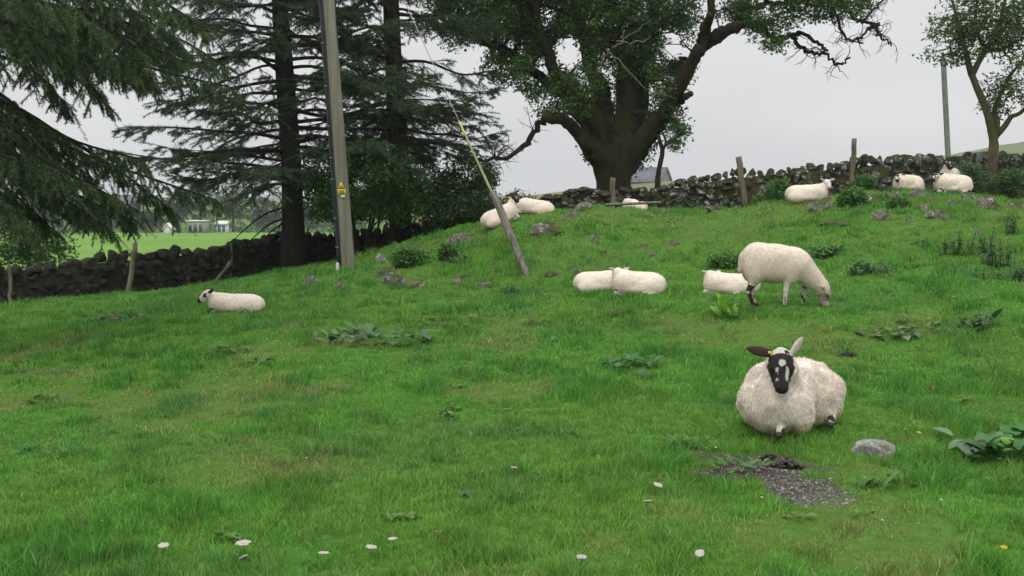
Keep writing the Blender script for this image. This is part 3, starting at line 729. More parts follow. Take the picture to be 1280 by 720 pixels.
    for gx_, gy_, rx_, ry_ in ((710, 66, 24, 28), (678, 88, 17, 18), (744, 132, 12, 24), (807, 134, 14, 30), (842, 58, 20, 20), (756, 99, 9, 11), (683, 20, 12, 18), (640, 62, 12, 10), (600, 62, 14, 10), (812, 12, 10, 10)): keep &= (((cpx - gx_) / rx_) ** 2 + ((cpy - gy_) / ry_) ** 2) > 1
    C = C[keep & ((cpy < 0) | (g.uniform(size=len(C)) < .9))]
    for c in C[::2]:
        k = np.argmin(((allp - c) ** 2).sum(1)); p = allp[k]; m = (p + c) / 2 + g.normal(0, .12, 3) + [0, 0, .1]
        add_tube(wood, smooth_path([p, m, c], 5), np.linspace(.028, .008, 5), 3)
    u = vn3(C * 1.1, 4); lp = clump_points(C, g.uniform(.24, .44, len(C)), 64, g, .7)
    V, F, cc = leaves(lp, .105, (.028, .08, .018), (.095, .19, .035), g, .3, np.repeat(u, 64)); fol = Bag(); fol.add(V, F, cc)
    # ivy hugging the limbs and fork
    ip = []
    for P, k in zip(limbs, (5, 7, 16, 10, 11, 11, 4, 4)):
        q = P[:k * 1]; ip.append(clump_points(np.repeat(q, 2, 0) + g.normal(0, .12, (len(q) * 2, 3)), .36, 40, g, 1.1))
    ip = np.concatenate(ip); V, F, cc = leaves(ip, .11, (.018, .05, .014), (.04, .10, .024), g, .2)
    ivy.add(V, F, cc)
    tr.make('trunk', M_bark_big, t); wood.make('limbs', M_bark_big, t); fol.make('crown', M_leaf, t, smooth=False); ivy.make('ivy', M_leaf, t, smooth=False)
    pale = Bag(); 
    for q in ([(758, 60), (762, 68), (775, 78), (795, 98), (812, 112), (845, 126)], [(762, 66), (752, 75), (750, 92)], [(764, 60), (785, 45), (812, 25)], [(770, 52), (800, 52), (812, 48)], [(776, 48), (780, 38), (786, 30)]):
        P = smooth_path(np.array([W(a, b, D0 - 2.6) for a, b in q]) - base, 12); P[1:] += g.normal(0, .03, (11, 3)); add_tube(pale, P, np.linspace(.026, .009, 12), 5, .2, 3)
    o = pale.make('dead_branch', M_bark_dead, t); o['label'] = 'pale bare dead branch hanging across the trunk'
oaklike()

def young_tree():
    g = np.random.default_rng(4); D0 = 24.3; base = W(1240, 232, D0); base[2] = gz(base[0], base[1]) - .1
    t = thing('young_tree', 'slender leaning tree with sparse leafy crown by the mossy wall', 'tree', base)
    wood, tr = Bag(), Bag()
    def L(pts, r0, r1, d=0, bag=wood, n=14, seed=1):
        P = smooth_path(np.array([W(a, b, D0 + k) for (a, b), k in zip(pts, np.linspace(0, d, len(pts)))]) - base, n); add_tube(bag, P, np.linspace(r0, r1, n), 8, .12, seed, freq=5); return P
    main = L([(1240, 240), (1241, 205), (1242, 178), (1238, 155), (1232, 135), (1222, 112), (1214, 92)], .125, .075, 0, tr, 20)
    l1 = L([(1214, 92), (1208, 70), (1203, 50), (1198, 30), (1190, 0)], .08, .03, -.5); l2 = L([(1214, 95), (1222, 80), (1230, 66), (1243, 45), (1252, 20), (1260, -20)], .08, .03, .5)
    l3 = L([(1244, 172), (1246, 150), (1243, 140), (1250, 120), (1262, 95), (1275, 80)], .09, .03, .6); l4 = L([(1246, 168), (1256, 158), (1264, 146), (1274, 142), (1290, 128), (1310, 118)], .075, .03, -.3)
    l5 = L([(1232, 66), (1222, 40), (1220, 10), (1228, -30)], .05, .02, .4); l6 = L([(1205, 60), (1190, 66), (1178, 68)], .025, .012, -.3); l7 = L([(1232, 62), (1250, 62), (1275, 50), (1300, 40)], .04, .02, -.4)
    allp = np.concatenate([l1, l2, l3, l4, l5, l7])
    zones = [(1210, 20, 42, 34, 60), (1255, 25, 36, 42, 80), (1240, 52, 48, 18, 44), (1190, 66, 26, 10, 14), (1180, 42, 14, 6, 6), (1262, 100, 26, 28, 34), (1250, 130, 16, 12, 10), (1235, -40, 60, 40, 80), (1310, 40, 40, 60, 70), (1200, 40, 26, 16, 18), (1205, 72, 22, 8, 8), (1272, 120, 14, 14, 9)]
    C = np.concatenate([ellipsoid_pts(W(a, b, D0) - base, (rx * D0 / F_PX, 1.1, ry * D0 / F_PX), n, g) for a, b, rx, ry, n in zones])
    for c in C:
        k = np.argmin(((allp - c) ** 2).sum(1)); p = allp[k]; add_tube(wood, smooth_path([p, (p + c) / 2 + g.normal(0, .06, 3), c], 5), np.linspace(.014, .005, 5), 3)
    lp = clump_points(C, .28, 22, g, .7); V, F, cc = leaves(lp, .095, (.035, .075, .016), (.10, .17, .035), g, .3); fol = Bag(); fol.add(V, F, cc)
    tr.make('trunk', M_bark_young, t); wood.make('branches', M_bark_young, t); fol.make('crown', M_leaf, t, smooth=False)
young_tree()

def bush(name, label, cat, zones, size, per, c0, c1, seed, cr=.3, stems=6, base=None, group=None, mat=None):
    """zones: (centre xyz, radii, clumps)"""
    g = np.random.default_rng(seed); zones = [(np.array(c), r, n) for c, r, n in zones]
    if base is None:
        b = zones[0][0].copy(); b[2] = gz(b[0], b[1])
    else: b = np.array(base, float)
    t = thing(name, label, cat, b, group=group); wood = Bag(); fol = Bag()
    C = np.concatenate([ellipsoid_pts(c, r, n, g, .1) for c, r, n in zones]) - b
    for k in range(stems):
        c = C[g.integers(len(C))]; p = np.array([g.normal(0, .08), g.normal(0, .08), -.05]); add_tube(wood, smooth_path([p, (p + c) / 2 + g.normal(0, .05, 3), c], 7), np.linspace(.02 + .012 * np.linalg.norm(c), .006, 7), 5)
    lp = clump_points(C, cr, per, g, .8); V, F, cc = leaves(lp, size, c0, c1, g, .35, np.repeat(vn3(C * 1.5, 2), per)); fol.add(V, F, cc)
    wood.make('stems', M_bark_spruce, t); fol.make('foliage', M_leaf, t, smooth=False); return t

def Z_(px, py, D, rx, ry, rd, n): return (W(px, py, D), (rx * D / F_PX, rd, ry * D / F_PX), n)
bush('holly_bush', 'large dense dark green bush filling the gap behind the utility pole', 'bush',
     [Z_(455, 225, 24.6, 62, 52, 1.2, 300), Z_(420, 256, 24.8, 34, 28, 1.0, 80), Z_(500, 248, 24.8, 48, 32, 1.0, 110), Z_(440, 190, 24.6, 36, 24, .8, 60), Z_(395, 235, 25, 18, 30, .7, 40)], .085, 46, (.022, .07, .012), (.06, .16, .026), 31, .26, 12)
bush('evergreen_bush', 'dark evergreen bush at the left foot of the grassy mound', 'bush',
     [Z_(565, 262, 25.5, 52, 42, 1.4, 210), Z_(590, 215, 25.8, 30, 24, .9, 50), Z_(540, 235, 25.8, 45, 35, 1.0, 110), Z_(600, 275, 25.8, 34, 24, 1, 60)], .085, 42, (.014, .04, .010), (.036, .085, .018), 32, .27, 10)
bush('small_tree', 'small pale green leafy tree seen beyond the yellow guy wire guard', 'tree',
     [Z_(606, 226, 42, 20, 20, .8, 40), Z_(590, 240, 42, 20, 18, .8, 30)], .12, 40, (.05, .09, .03), (.09, .14, .05), 33, .3, 5)
bush('hedge', 'low dark hedge behind the two sheep resting on the mound', 'hedge',
     [Z_(640, 262, 30.5, 40, 22, .7, 90), Z_(705, 259, 30.5, 26, 14, .6, 60), Z_(610, 268, 30, 26, 20, .7, 50)], .08, 38, (.018, .045, .012), (.04, .08, .02), 34, .24, 4)

# ------------------------------------------------------------------ drystone walls
def stone_wall(name, label, pts, mat, seed, thick=.55, sw=(.14, .33)):
    """pts: (px, distance, py of the top)"""
    g = np.random.default_rng(seed); pts = np.array(pts, float)
    px = np.linspace(pts[0, 0], pts[-1, 0], 400); D = np.interp(px, pts[:, 0], pts[:, 1]); ty = np.interp(px, pts[:, 0], pts[:, 2])
    T = np.array([W(a, c, b) for a, b, c in zip(px, D, ty)]); B = base_h(T[:, 0], T[:, 1]) - .15
    s = np.r_[0, np.cumsum(np.hypot(np.diff(T[:, 0]), np.diff(T[:, 1])))]
    bag = Bag(); org = np.array([T[200, 0], T[200, 1], B[200]]); nrow = max(3, int(round((T[:, 2] - B).mean() / .19)))
    for k in range(nrow):
        u = g.uniform(-.3, 0)
        while u < s[-1]:
            w = g.uniform(*sw) * (1.15 if k < 2 else .95 if k < nrow - 1 else 1.0); c = u + w / 2
            x, y, tz, bz = (np.interp(c, s, q) for q in (T[:, 0], T[:, 1], T[:, 2], B)); i = min(np.searchsorted(s, c), len(s) - 2)
            tz += .06 * math.sin(c * 1.7 + seed) + .04 * math.sin(c * 4.3); rh = (tz - bz) / nrow
            dirx = T[min(i + 3, 399)] - T[max(i - 3, 0)]; a = math.atan2(dirx[1], dirx[0]); top = k == nrow - 1
            zz = bz + (k + .5) * rh + g.normal(0, .018); hh = rh * g.uniform(1.1, 1.6); ww = w * g.uniform(1.02, 1.2)
            if top and g.uniform() < .5: hh *= g.uniform(1.0, 1.35); ww *= .85
            V, F = rock_vf((ww, thick * g.uniform(.85, 1.15), hh), int(g.integers(1e7)), ICO3 if w > .22 else ICO2, g.uniform(.7, 1.0), 9, .10)
            tilt = g.normal(0, .2 if top else .12); ct, st_ = math.cos(tilt), math.sin(tilt); V = np.c_[V[:, 0] * ct - V[:, 2] * st_, V[:, 1], V[:, 0] * st_ + V[:, 2] * ct]
            bag.add(rotz(V, a + g.normal(0, .1)) + [x, y + g.normal(0, .05), zz] - org, F); u += w
    # plain core added inside the wall so that no light comes through
    q = slice(None, None, 8); nx = len(px[q]); dirx = unit(np.gradient(T[q], axis=0) * [1, 1, 0]); nn = np.c_[-dirx[:, 1], dirx[:, 0], np.zeros(nx)] * thick * .26
    tp = T[q].copy(); tp[:, 2] -= .16; bt = T[q].copy(); bt[:, 2] = B[q] - .2
    V = np.stack([bt - nn, tp - nn, tp + nn, bt + nn], 1).reshape(-1, 3) - org; i = np.arange(nx - 1) * 4
    bag.add(V, np.concatenate([np.c_[i + k, i + 4 + k, i + 5 + k, i + 1 + k] for k in range(3)]))
    o = bag.make(name, mat, smooth=False); o.location = org; tag(o, label, 'stone wall'); return o

bush('shrub', 'leafy green shrub growing behind the dark wall under the near spruce', 'shrub', [Z_(48, 312, 24.5, 44, 30, .7, 90), Z_(10, 300, 24.5, 30, 34, .7, 60)], .09, 30, (.03, .07, .02), (.06, .13, .035), 36, .25, 8)
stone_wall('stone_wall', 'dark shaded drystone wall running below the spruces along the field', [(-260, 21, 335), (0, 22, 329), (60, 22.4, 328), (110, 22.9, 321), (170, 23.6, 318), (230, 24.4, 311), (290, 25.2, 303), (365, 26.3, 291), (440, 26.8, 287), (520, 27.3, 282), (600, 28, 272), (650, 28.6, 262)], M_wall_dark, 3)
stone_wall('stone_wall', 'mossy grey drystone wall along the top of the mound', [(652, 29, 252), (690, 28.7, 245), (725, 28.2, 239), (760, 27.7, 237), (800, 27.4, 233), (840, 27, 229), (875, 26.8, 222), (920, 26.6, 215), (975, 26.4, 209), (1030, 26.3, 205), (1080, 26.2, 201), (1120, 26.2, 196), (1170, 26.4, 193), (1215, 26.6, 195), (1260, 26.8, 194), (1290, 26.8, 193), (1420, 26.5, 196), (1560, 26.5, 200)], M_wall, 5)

# ------------------------------------------------------------------ sheep
WOOL = np.array([.86, .785, .70]); SHORN = np.array([.84, .80, .75])
def head_prims(c, f, s, ears=((.0, 1, .1), (.0, -1, .1)), roll=0):
    f = unit(f); u = unit(np.array([0, 0, 1.]) - f * f[2]) if abs(f[2]) < .98 else np.array([1., 0, 0]); l = np.cross(u, f)
    if roll: u, l = u * math.cos(roll) + l * math.sin(roll), l * math.cos(roll) - u * math.sin(roll)
    A = np.stack([f, l, u]); c = np.array(c, float); P = lambda a, b, d: c + (f * a + l * b + u * d) * s
    fs = [ell(P(0, 0, 0), np.array([.10, .078, .085]) * s, A), cone(P(.03, 0, .012), P(.16, 0, -.018), .062 * s, .043 * s), cone(P(.0, 0, -.045), P(.15, 0, -.048), .052 * s, .034 * s), ell(P(.185, 0, -.028), np.array([.028, .04, .036]) * s, A)]
    for b in (-1, 1): fs.append(ell(P(.05, b * .056, .032), np.array([.03, .02, .016]) * s, A))
    earf = []
    for (ef, el, eu) in ears:
        e = unit(f * ef + l * el + u * eu); sd_ = 1 if el > 0 else -1; up_ = np.array([0, 0, 1.]) if abs(e[2]) < .8 else l; w = unit(up_ - e * e.dot(up_)); tt = np.cross(e, w)
        earf.append(ell(P(-.035, sd_ * .062, .04) + e * .072 * s, np.array([.085, .036, .014]) * s, np.stack([e, w, tt])))
        earf.append(ell(P(-.035, sd_ * .062, .04) + e * .118 * s, np.array([.055, .022, .009]) * s, np.stack([e, w, tt])))
    eyes = [P(.058, b * .066, .014) for b in (-1, 1)]
    return union(fs, .02 * s), union(earf, .004), eyes, A, c, [P(-.035, (1 if e[1] > 0 else -1) * .075, .055) for e in ears]

def face_col(style, q, isear, g):
    """q: head coordinates (forward, left, up) in metres at scale 1"""
    n = len(q); f, l, u = q[:, 0], q[:, 1], q[:, 2]; W_ = np.array([.62, .57, .5]); K = np.array([.028, .022, .020]); c = np.tile(W_, (n, 1))
    nz = vn3(q * 28, 3)
    if style == 'dark':           # black face, two white streaks beside the nose and a broken white spot on the brow
        c[:] = K; top = u > -.035
        streak = (np.abs(np.abs(l) - (.034 - .10 * (f - .09))) < .0085) & (f > .068) & (f < .145) & top & (nz > .18)
        spot = (np.hypot(l * .8, f - .045) < .017 * (.45 + nz)) & (u > .02)
        pink = (f > .19) & (u < -.03); crown_ = (f < -.02) & (u > .03)
        c[pink] = [.12, .09, .08]; c[streak | spot] = [.52, .49, .45]; near_ = (np.abs(np.abs(l) - (.034 - .10 * (f - .09))) < .013) & (f > .06) & (f < .15) & top & ~streak & (nz > .5); c[near_] = [.2, .18, .17]; c[isear] = [.06, .035, .028]; c[isear & (l > 0)] = [.42, .35, .33]; c[crown_ & ~isear & (nz > .35)] = [.5, .45, .38]
    elif style == 'black':
        c[:] = K; c[(f > .08) & (f < .14) & (np.abs(l) < .02)] = [.25, .22, .2]
    elif style == 'patch':        # white with a black eye patch and black muzzle
        c[(f > .155)] = K; c[(np.hypot(f - .05, u - .02) < .036 * (.6 + nz * .8)) & (np.abs(l) > .03)] = K; c[isear] = K
    elif style == 'mix':
        c[(nz > .52)] = K; c[(f > .15)] = K; c[isear] = K
    elif style == 'grey':
        c[:] = [.36, .29, .26]; c[(f > .07) & (np.abs(l) < .03) & (nz > .55)] = [.6, .55, .5]; c[(nz < .3) & (f > .02)] = [.13, .10, .10]; c[isear] = [.5, .4, .36]
    else:
        c[(f > .17)] = [.36, .27, .25]; c[isear] = [.55, .42, .38]
    return c

def sheep(label, loc, heading, wool, legs, head_c, head_dir, hs_=1.0, style='white', ears=((0, 1, .1), (0, -1, .1)), h=.016, nf=5000, flen=.022, fw=.0065, scale=1.0, tilt=0, hooves=(), seed=0, group='sheep resting in the field', lump=.012, roll=0, tagear=None, legpatch=True, cat='sheep', wk=.055, droop=.25, lockf=13):
    g = np.random.default_rng(100 + seed); a = math.atan2(heading[1], heading[0])
    t = thing('sheep', label, cat, loc, a, group); t.scale = (scale,) * 3; t.rotation_euler = (0, -tilt, a)
    ca, sa = math.cos(-a), math.sin(-a); hd = np.array([head_dir[0] * ca - head_dir[1] * sa, head_dir[0] * sa + head_dir[1] * ca, head_dir[2]])
    fh, fe, eyes, A, hc, er = head_prims(head_c, hd, hs_, ears, roll); fw_ = union(wool, wk); fl = union(legs, .015) if legs else None
    def tot(p):
        d = smin(fw_(p), fh(p), .03); d = np.minimum(d, fe(p)) if False else smin(d, fe(p), .008)
        if fl: d = smin(d, fl(p), .025)
        return d
    allc = np.array([[-.62, -.48, -.02], [.98, .48, 1.02]])
    V, F = surface_nets(tot, allc[0], allc[1], h)
    for _ in range(1):       # relax slightly
        acc = np.zeros_like(V); cnt = np.zeros(len(V))
        for e in range(4): np.add.at(acc, F[:, e], V[F[:, (e + 1) % 4]]); np.add.at(cnt, F[:, e], 1)
        V = V * .5 + .5 * acc / np.maximum(cnt, 1)[:, None]
    dw = fw_(V); dh = np.minimum(fh(V), fe(V)); q = (V - hc) @ A.T / hs_; isear = fe(V) < fh(V) - .004
    dl = fl(V) if fl else np.full(len(V), 9.)
    wl = (dw < dh + .012) & (dw < dl + .006) & ~(((q[:, 0] > .02) & (dh < .02)))
    lumpn = (vn3(V * 12, seed) - .5) * lump * 2 + (vn3(V * 40, seed + 1) - .5) * lump * .6
    nrm = np.zeros_like(V); fn = np.cross(V[F[:, 1]] - V[F[:, 0]], V[F[:, 3]] - V[F[:, 0]])
    for e in range(4): np.add.at(nrm, F[:, e], fn)
    nrm = unit(nrm); V = V + nrm * np.where(wl, lumpn, 0)[:, None]
    C = np.where(wl[:, None], WOOL * (1 if flen > .025 else SHORN) * (.90 + .14 * vn3(V * 5, seed))[:, None], face_col(style, q, isear, g))
    lg = (dl < dw) & (dl < dh); lc = np.tile([.55, .5, .44], (len(V), 1)); 
    if legpatch: lc[vn3(V * np.array([14, 14, 16]) + seed, 9) > .58] = [.03, .025, .022]
    C[lg & ~wl] = lc[lg & ~wl]
    mk('body', V, F, M_skin, t, C)
    # fleece
    wf = wl[F].all(1); FF = F[wf]; ar = np.linalg.norm(fn[wf], axis=1); pr = ar / ar.sum(); k = g.choice(len(FF), nf, p=pr)
    uv = g.uniform(0, 1, (nf, 2)); P0, P1, P2, P3 = (V[FF[k, e]] for e in range(4))
    P = (P0 * (1 - uv[:, :1]) + P1 * uv[:, :1]) * (1 - uv[:, 1:]) + (P3 * (1 - uv[:, :1]) + P2 * uv[:, :1]) * uv[:, 1:]; nn = unit(nrm[FF[k, 0]])
    comb = np.stack([vn3(P * lockf * [1, 1, .5] + 5, 1) - .5, vn3(P * lockf * [1, 1, .5] + 15, 2) - .5, vn3(P * lockf + 25, 3) - .5], -1) * (2.2 if flen > .025 else .5)
    comb = comb - nn * (comb * nn).sum(1, keepdims=True)
    d = unit(nn * (.75 if flen > .025 else .2) + comb * (1 if flen > .025 else .6) + [0, 0, -droop] + g.normal(0, .18 if flen > .025 else .08, (nf, 3))); wv = unit(np.cross(d, nn + g.normal(0, .4, (nf, 3)))) * fw * .5
    L_ = (flen * g.uniform(.5, 1.3, nf))[:, None]; Pb = P - nn * (.004 if flen > .025 else .001); m = Pb + d * L_ * .55 + nn * L_ * .1; tip = Pb + unit(d + [0, 0, -droop]) * L_
    VV = np.stack([Pb - wv, Pb + wv, m + wv * .7, m - wv * .7, tip], 1).reshape(-1, 3); b = np.arange(nf) * 5
    cc = WOOL * (1 if flen > .025 else SHORN) * (.94 + .12 * vn3(P * 5, seed + 3))[:, None] * g.uniform(.85 if flen > .025 else .95, 1.15 if flen > .025 else 1.05, (nf, 1)); cc *= 1 - np.array([[.08, .10, .14]]) * sstep(.55, .8, vn3(P * 3.1 + seed * 5, 8))[:, None]; cc *= np.where(P[:, 2:] < .09, np.array([[.86, .82, .72]]), 1)
    mk('fleece', VV, [np.c_[b, b + 1, b + 2, b + 3], np.c_[b + 3, b + 2, b + 4]], M_wool, t, np.repeat(cc, 5, 0))
    for e in eyes: mk('eye', ICO2[0] * .0135 * hs_ + e, ICO2[1], M_eye, t)
    for hp in hooves:
        V_, F_ = rock_vf((.06, .045, .04), 3, ICO2, .8, 0, 0); V_[:, 0] += V_[:, 2] * -.4; mk('hoof', V_ + hp, F_, M_hoof, t)
    if tagear is not None:
        V_, F_ = box_vf(er[tagear] + np.array(A[0]) * .012 + np.array([0, 0, .012]), (.008, .022, .020)); mk('ear_tag', V_, F_, M_tagy, t)
    return t

def lying(long=1.0, w=1.0, hgt=1.0, neck=((.34, 0, .34), (.50, 0, .56)), nr=(.17, .105), side=1):
    L_, w_, h_ = long, w, hgt
    wool = [ell((0, 0, .25 * h_), (.46 * L_, .25 * w_, .245 * h_)), ell((-.27 * L_, .03 * side, .24 * h_), (.24, .27 * w_, .24 * h_)), ell((.27 * L_, 0, .26 * h_), (.23, .235 * w_, .26 * h_)),
            ell((-.22 * L_, .20 * side * w_, .16 * h_), (.22, .11, .16 * h_)), ell((-.24 * L_, -.18 * side * w_, .15 * h_), (.21, .11, .15 * h_)), ell((0, 0, .12), (.42 * L_, .27 * w_, .12)),
            cone(neck[0], neck[1], *nr)]
    legs = [cone((.36 * L_, .13, .13), (.50 * L_, .12, .055), .06, .038), cone((.50 * L_, .12, .05), (.33 * L_, .15, .035), .034, .024),
            cone((.34 * L_, -.13, .12), (.47 * L_, -.12, .05), .06, .038), cone((.47 * L_, -.12, .05), (.32 * L_, -.15, .035), .034, .024),
            cone((-.30 * L_, .27 * side * w_, .07), (-.06 * L_, .31 * side * w_, .035), .04, .026)]
    return wool, legs

def at(px, py): return ground_hit(px, py)
FS_LOC = at(981, 530)
# foreground sheep
wl_, lg_ = lying(.92, .98, 1.03, ((.26, .02, .33), (.38, .12, .50)), (.18, .115), side=1)
wl_ += [ell((.26, .02, .22), (.22, .27, .22)), ell((.34, .05, .28), (.15, .17, .2)), ell((-.30, .235, .20), (.17, .105, .20)), ell((.20, .21, .17), (.13, .09, .17)), ell((.16, -.2, .2), (.14, .1, .18))]
wl_ = [q for k, q in enumerate(wl_) if k != 5]
lg_ = [cone((.36, .13, .07), (.445, .155, .035), .04, .03), cone((-.26, .29, .07), (-.13, .335, .035), .036, .026)]
sheep('woolly sheep lying down facing us, black face with two white streaks, ears uneven', FS_LOC, (-.62, -.78), wl_, lg_, (.42, .14, .568), (-.10, -.60, -.80), 1.18, 'dark',
      ears=((-.25, -1, .0), (-.85, .5, -.1)), h=.011, nf=60000, flen=.032, fw=.0035, seed=1, hooves=((.475, .165, .015), (-.10, .345, .015)), lump=.018, tagear=0, scale=.91, droop=.6, wk=.035, lockf=10)
# grazing sheep
G0 = at(962, 384)
gw = [ell((0.02, 0, .55), (.34, .20, .225)), ell((-.17, 0, .575), (.19, .19, .215)), ell((.28, 0, .53), (.18, .17, .20)), cone((.34, 0, .50), (.60, 0, .265), .175, .10), ell((-.2, .10, .46), (.13, .085, .17)), ell((-.2, -.10, .46), (.13, .085, .17)), ell((.05, 0, .44), (.26, .17, .14)), ell((.24, -.09, .42), (.08, .06, .12)), ell((.36, .09, .42), (.08, .06, .11)), cone((-.34, 0, .62), (-.37, 0, .45), .035, .025)]
gl = []
hv = []
for x0, y0 in ((-.20, -.10), (-.14, .10)):
    gl += [cone((x0, y0, .40), (x0 - .03, y0, .30), .085, .05), cone((x0 - .03, y0, .30), (x0 - .075, y0, .205), .048, .031), cone((x0 - .075, y0, .205), (x0 - .02, y0, .045), .03, .022)]; hv.append((x0 - .01, y0, .02))
for x0, y0 in ((.16, -.09), (.42, .09)):
    gl += [cone((x0 + .04, y0, .40), (x0 + .01, y0, .21), .06, .033), cone((x0 + .01, y0, .21), (x0, y0, .045), .033, .022)]; hv.append((x0 + .01, y0, .02))
sheep('cream sheep standing with its head down, grazing', G0, (1, -.06), gw, gl, (.645, 0, .20), (.30, -.1, -.95), .95, 'grey', ears=((-.3, .9, -.3), (-.3, -.9, -.3)), h=.0125, nf=40000, flen=.009, fw=.0055, seed=2, hooves=hv, lump=.002, group=None, wk=.06)
# sheep lying behind the grazing one
wl_, lg_ = lying(.85, .95, .74, ((.28, 0, .22), (.36, .02, .32)), (.12, .085))
sheep('white sheep lying down half hidden behind the grazing sheep', at(914, 366) - [0, 0, .04], (-.95, .25), wl_, lg_, (.34, .0, .335), (-.25, .95, -.1), .85, 'white', ears=((0, 1, .25), (0, -1, .25)), nf=22000, flen=.009, seed=3, lump=.002, scale=.86)
# pair on the level grass
wl_, lg_ = lying(.78, 1, .80, ((.28, 0, .22), (.42, 0, .24)), (.13, .09))
sheep('cream sheep lying on the level grass, its head hidden behind its companion', at(749, 366) + [0, .25, -.03], (1, .12), wl_, lg_, (.46, .0, .24), (1, .5, -.2), .8, 'white', nf=22000, flen=.009, seed=4, lump=.002, scale=.82)
wl_, lg_ = lying(.78, 1, .80, ((.25, 0, .25), (.34, 0, .36)), (.13, .09))
sheep('cream sheep lying on the level grass with its ears up, facing away', at(798, 367) - [0, 0, .03], (-1, .10), wl_, lg_, (.33, -.02, .385), (-.2, .95, .05), .85, 'white', ears=((-.1, 1, .3), (-.1, -1, .3)), nf=22000, flen=.009, seed=5, lump=.002, scale=.86)
# left sheep
wl_, lg_ = lying(.86, .95, .68, ((.28, 0, .22), (.42, 0, .31)), (.12, .085))
sheep('sheep lying alone on the flat grass near the dark wall, black nose and eye patch', at(296, 388) - [0, 0, .05], (-1, -.12), wl_, lg_, (.47, 0, .33), (-.88, -.25, -.50), .95, 'patch', ears=((-.5, .6, -.1), (-.5, -.6, -.1)), nf=10000, flen=.009, seed=6, lump=.002, scale=.86)
# two on the mound's left shoulder
wl_, lg_ = lying(.82, .9, .8, ((.30, 0, .26), (.42, 0, .45)), (.13, .085)); p = W(628, 283, 20.4)
sheep('black faced sheep lying on the left shoulder of the mound behind the leaning post', (p[0], p[1], gz(p[0], p[1]) + .02), (.93, .35), wl_, lg_, (.45, 0, .52), (.45, -.65, -.65), .95, 'black', ears=((-.2, 1, .1), (-.2, -1, .1)), nf=22000, flen=.009, seed=7, lump=.002, scale=.86, tilt=.32)
wl_, lg_ = lying(.8, 1, .76, ((.28, 0, .22), (.40, 0, .2)), (.13, .085)); p = W(668, 267, 21.0)
sheep('white sheep lying higher on the mound with only its back showing', (p[0], p[1], gz(p[0], p[1])), (-1, -.1), wl_, lg_, (.46, 0, .22), (-1, .3, -.3), .8, 'white', nf=8000, flen=.009, seed=8, lump=.002, scale=.86, tilt=.1)
# two small ones tucked below the wall
wl_, lg_ = lying(.7, 1, 1, ((.25, 0, .3), (.34, 0, .40)), (.13, .085)); p = W(789, 260, 22.9)
sheep('small sheep with dark face tucked against the wall beside the square post', (p[0], p[1], gz(p[0], p[1])), (-.5, .8), wl_, lg_, (.34, 0, .44), (-.6, .8, 0), .8, 'black', h=.02, nf=4000, flen=.009, seed=9, lump=.002, scale=.58)
p = W(801, 262, 22.7); wl_, lg_ = lying(.6, 1, .9, ((.2, 0, .25), (.3, 0, .22)), (.13, .085))
sheep('small round white back showing over the crest just below the wall', (p[0], p[1], gz(p[0], p[1])), (.5, .85), wl_, lg_, (.34, 0, .2), (.5, .8, -.3), .8, 'white', h=.02, nf=4000, flen=.009, seed=10, lump=.002, scale=.5)
# mound top
wl_, lg_ = lying(.9, .95, .84, ((.30, 0, .27), (.42, 0, .42)), (.13, .09)); p = W(1008, 250, 20.6)
sheep('white faced sheep lying on the mound top beside the big slanted rock', (p[0], p[1], gz(p[0], p[1]) + .02), (.97, -.2), wl_, lg_, (.44, -.02, .46), (.25, -.8, -.55), .95, 'white', ears=((0, 1, .35), (0, -1, .35)), nf=10000, flen=.009, seed=11, lump=.002, scale=.86)
wl_, lg_ = lying(.9, .95, .95, ((.28, 0, .26), (.38, 0, .36)), (.14, .09)); p = W(1134, 239, 22.4)
sheep('black faced sheep lying near the wall end of the mound, looking at us', (p[0], p[1], gz(p[0], p[1]) + .05), (-.85, -.5), wl_, lg_, (.42, 0, .40), (-.25, -.85, -.45), .95, 'mix', ears=((0, 1, .2), (0, -1, .2)), nf=8000, flen=.015, seed=12, lump=.01, scale=.78)
wl_, lg_ = lying(.9, .95, .95, ((.28, 0, .26), (.40, 0, .38)), (.14, .09)); p = W(1190, 241, 22.6)
sheep('white sheep with dark cheek lying in front of another below the wall', (p[0], p[1], gz(p[0], p[1]) + .08), (-.95, -.2), wl_, lg_, (.44, 0, .42), (-.7, -.5, -.5), .9, 'mix', ears=((0, 1, .2), (0, -1, .2)), nf=8000, flen=.009, seed=13, lump=.006, scale=.88)
wl_, lg_ = lying(.8, .95, .95, ((.28, 0, .3), (.38, 0, .48)), (.13, .09)); p = W(1187, 234, 23.5)
sheep('sheep with black and white face looking over the back of another', (p[0], p[1], gz(p[0], p[1]) + .1), (-.4, -.6), wl_, lg_, (.40, 0, .54), (.5, -.7, -.4), .9, 'dark', ears=((0, 1, .1), (0, -1, .1)), nf=6000, flen=.009, seed=14, lump=.006, scale=.85)

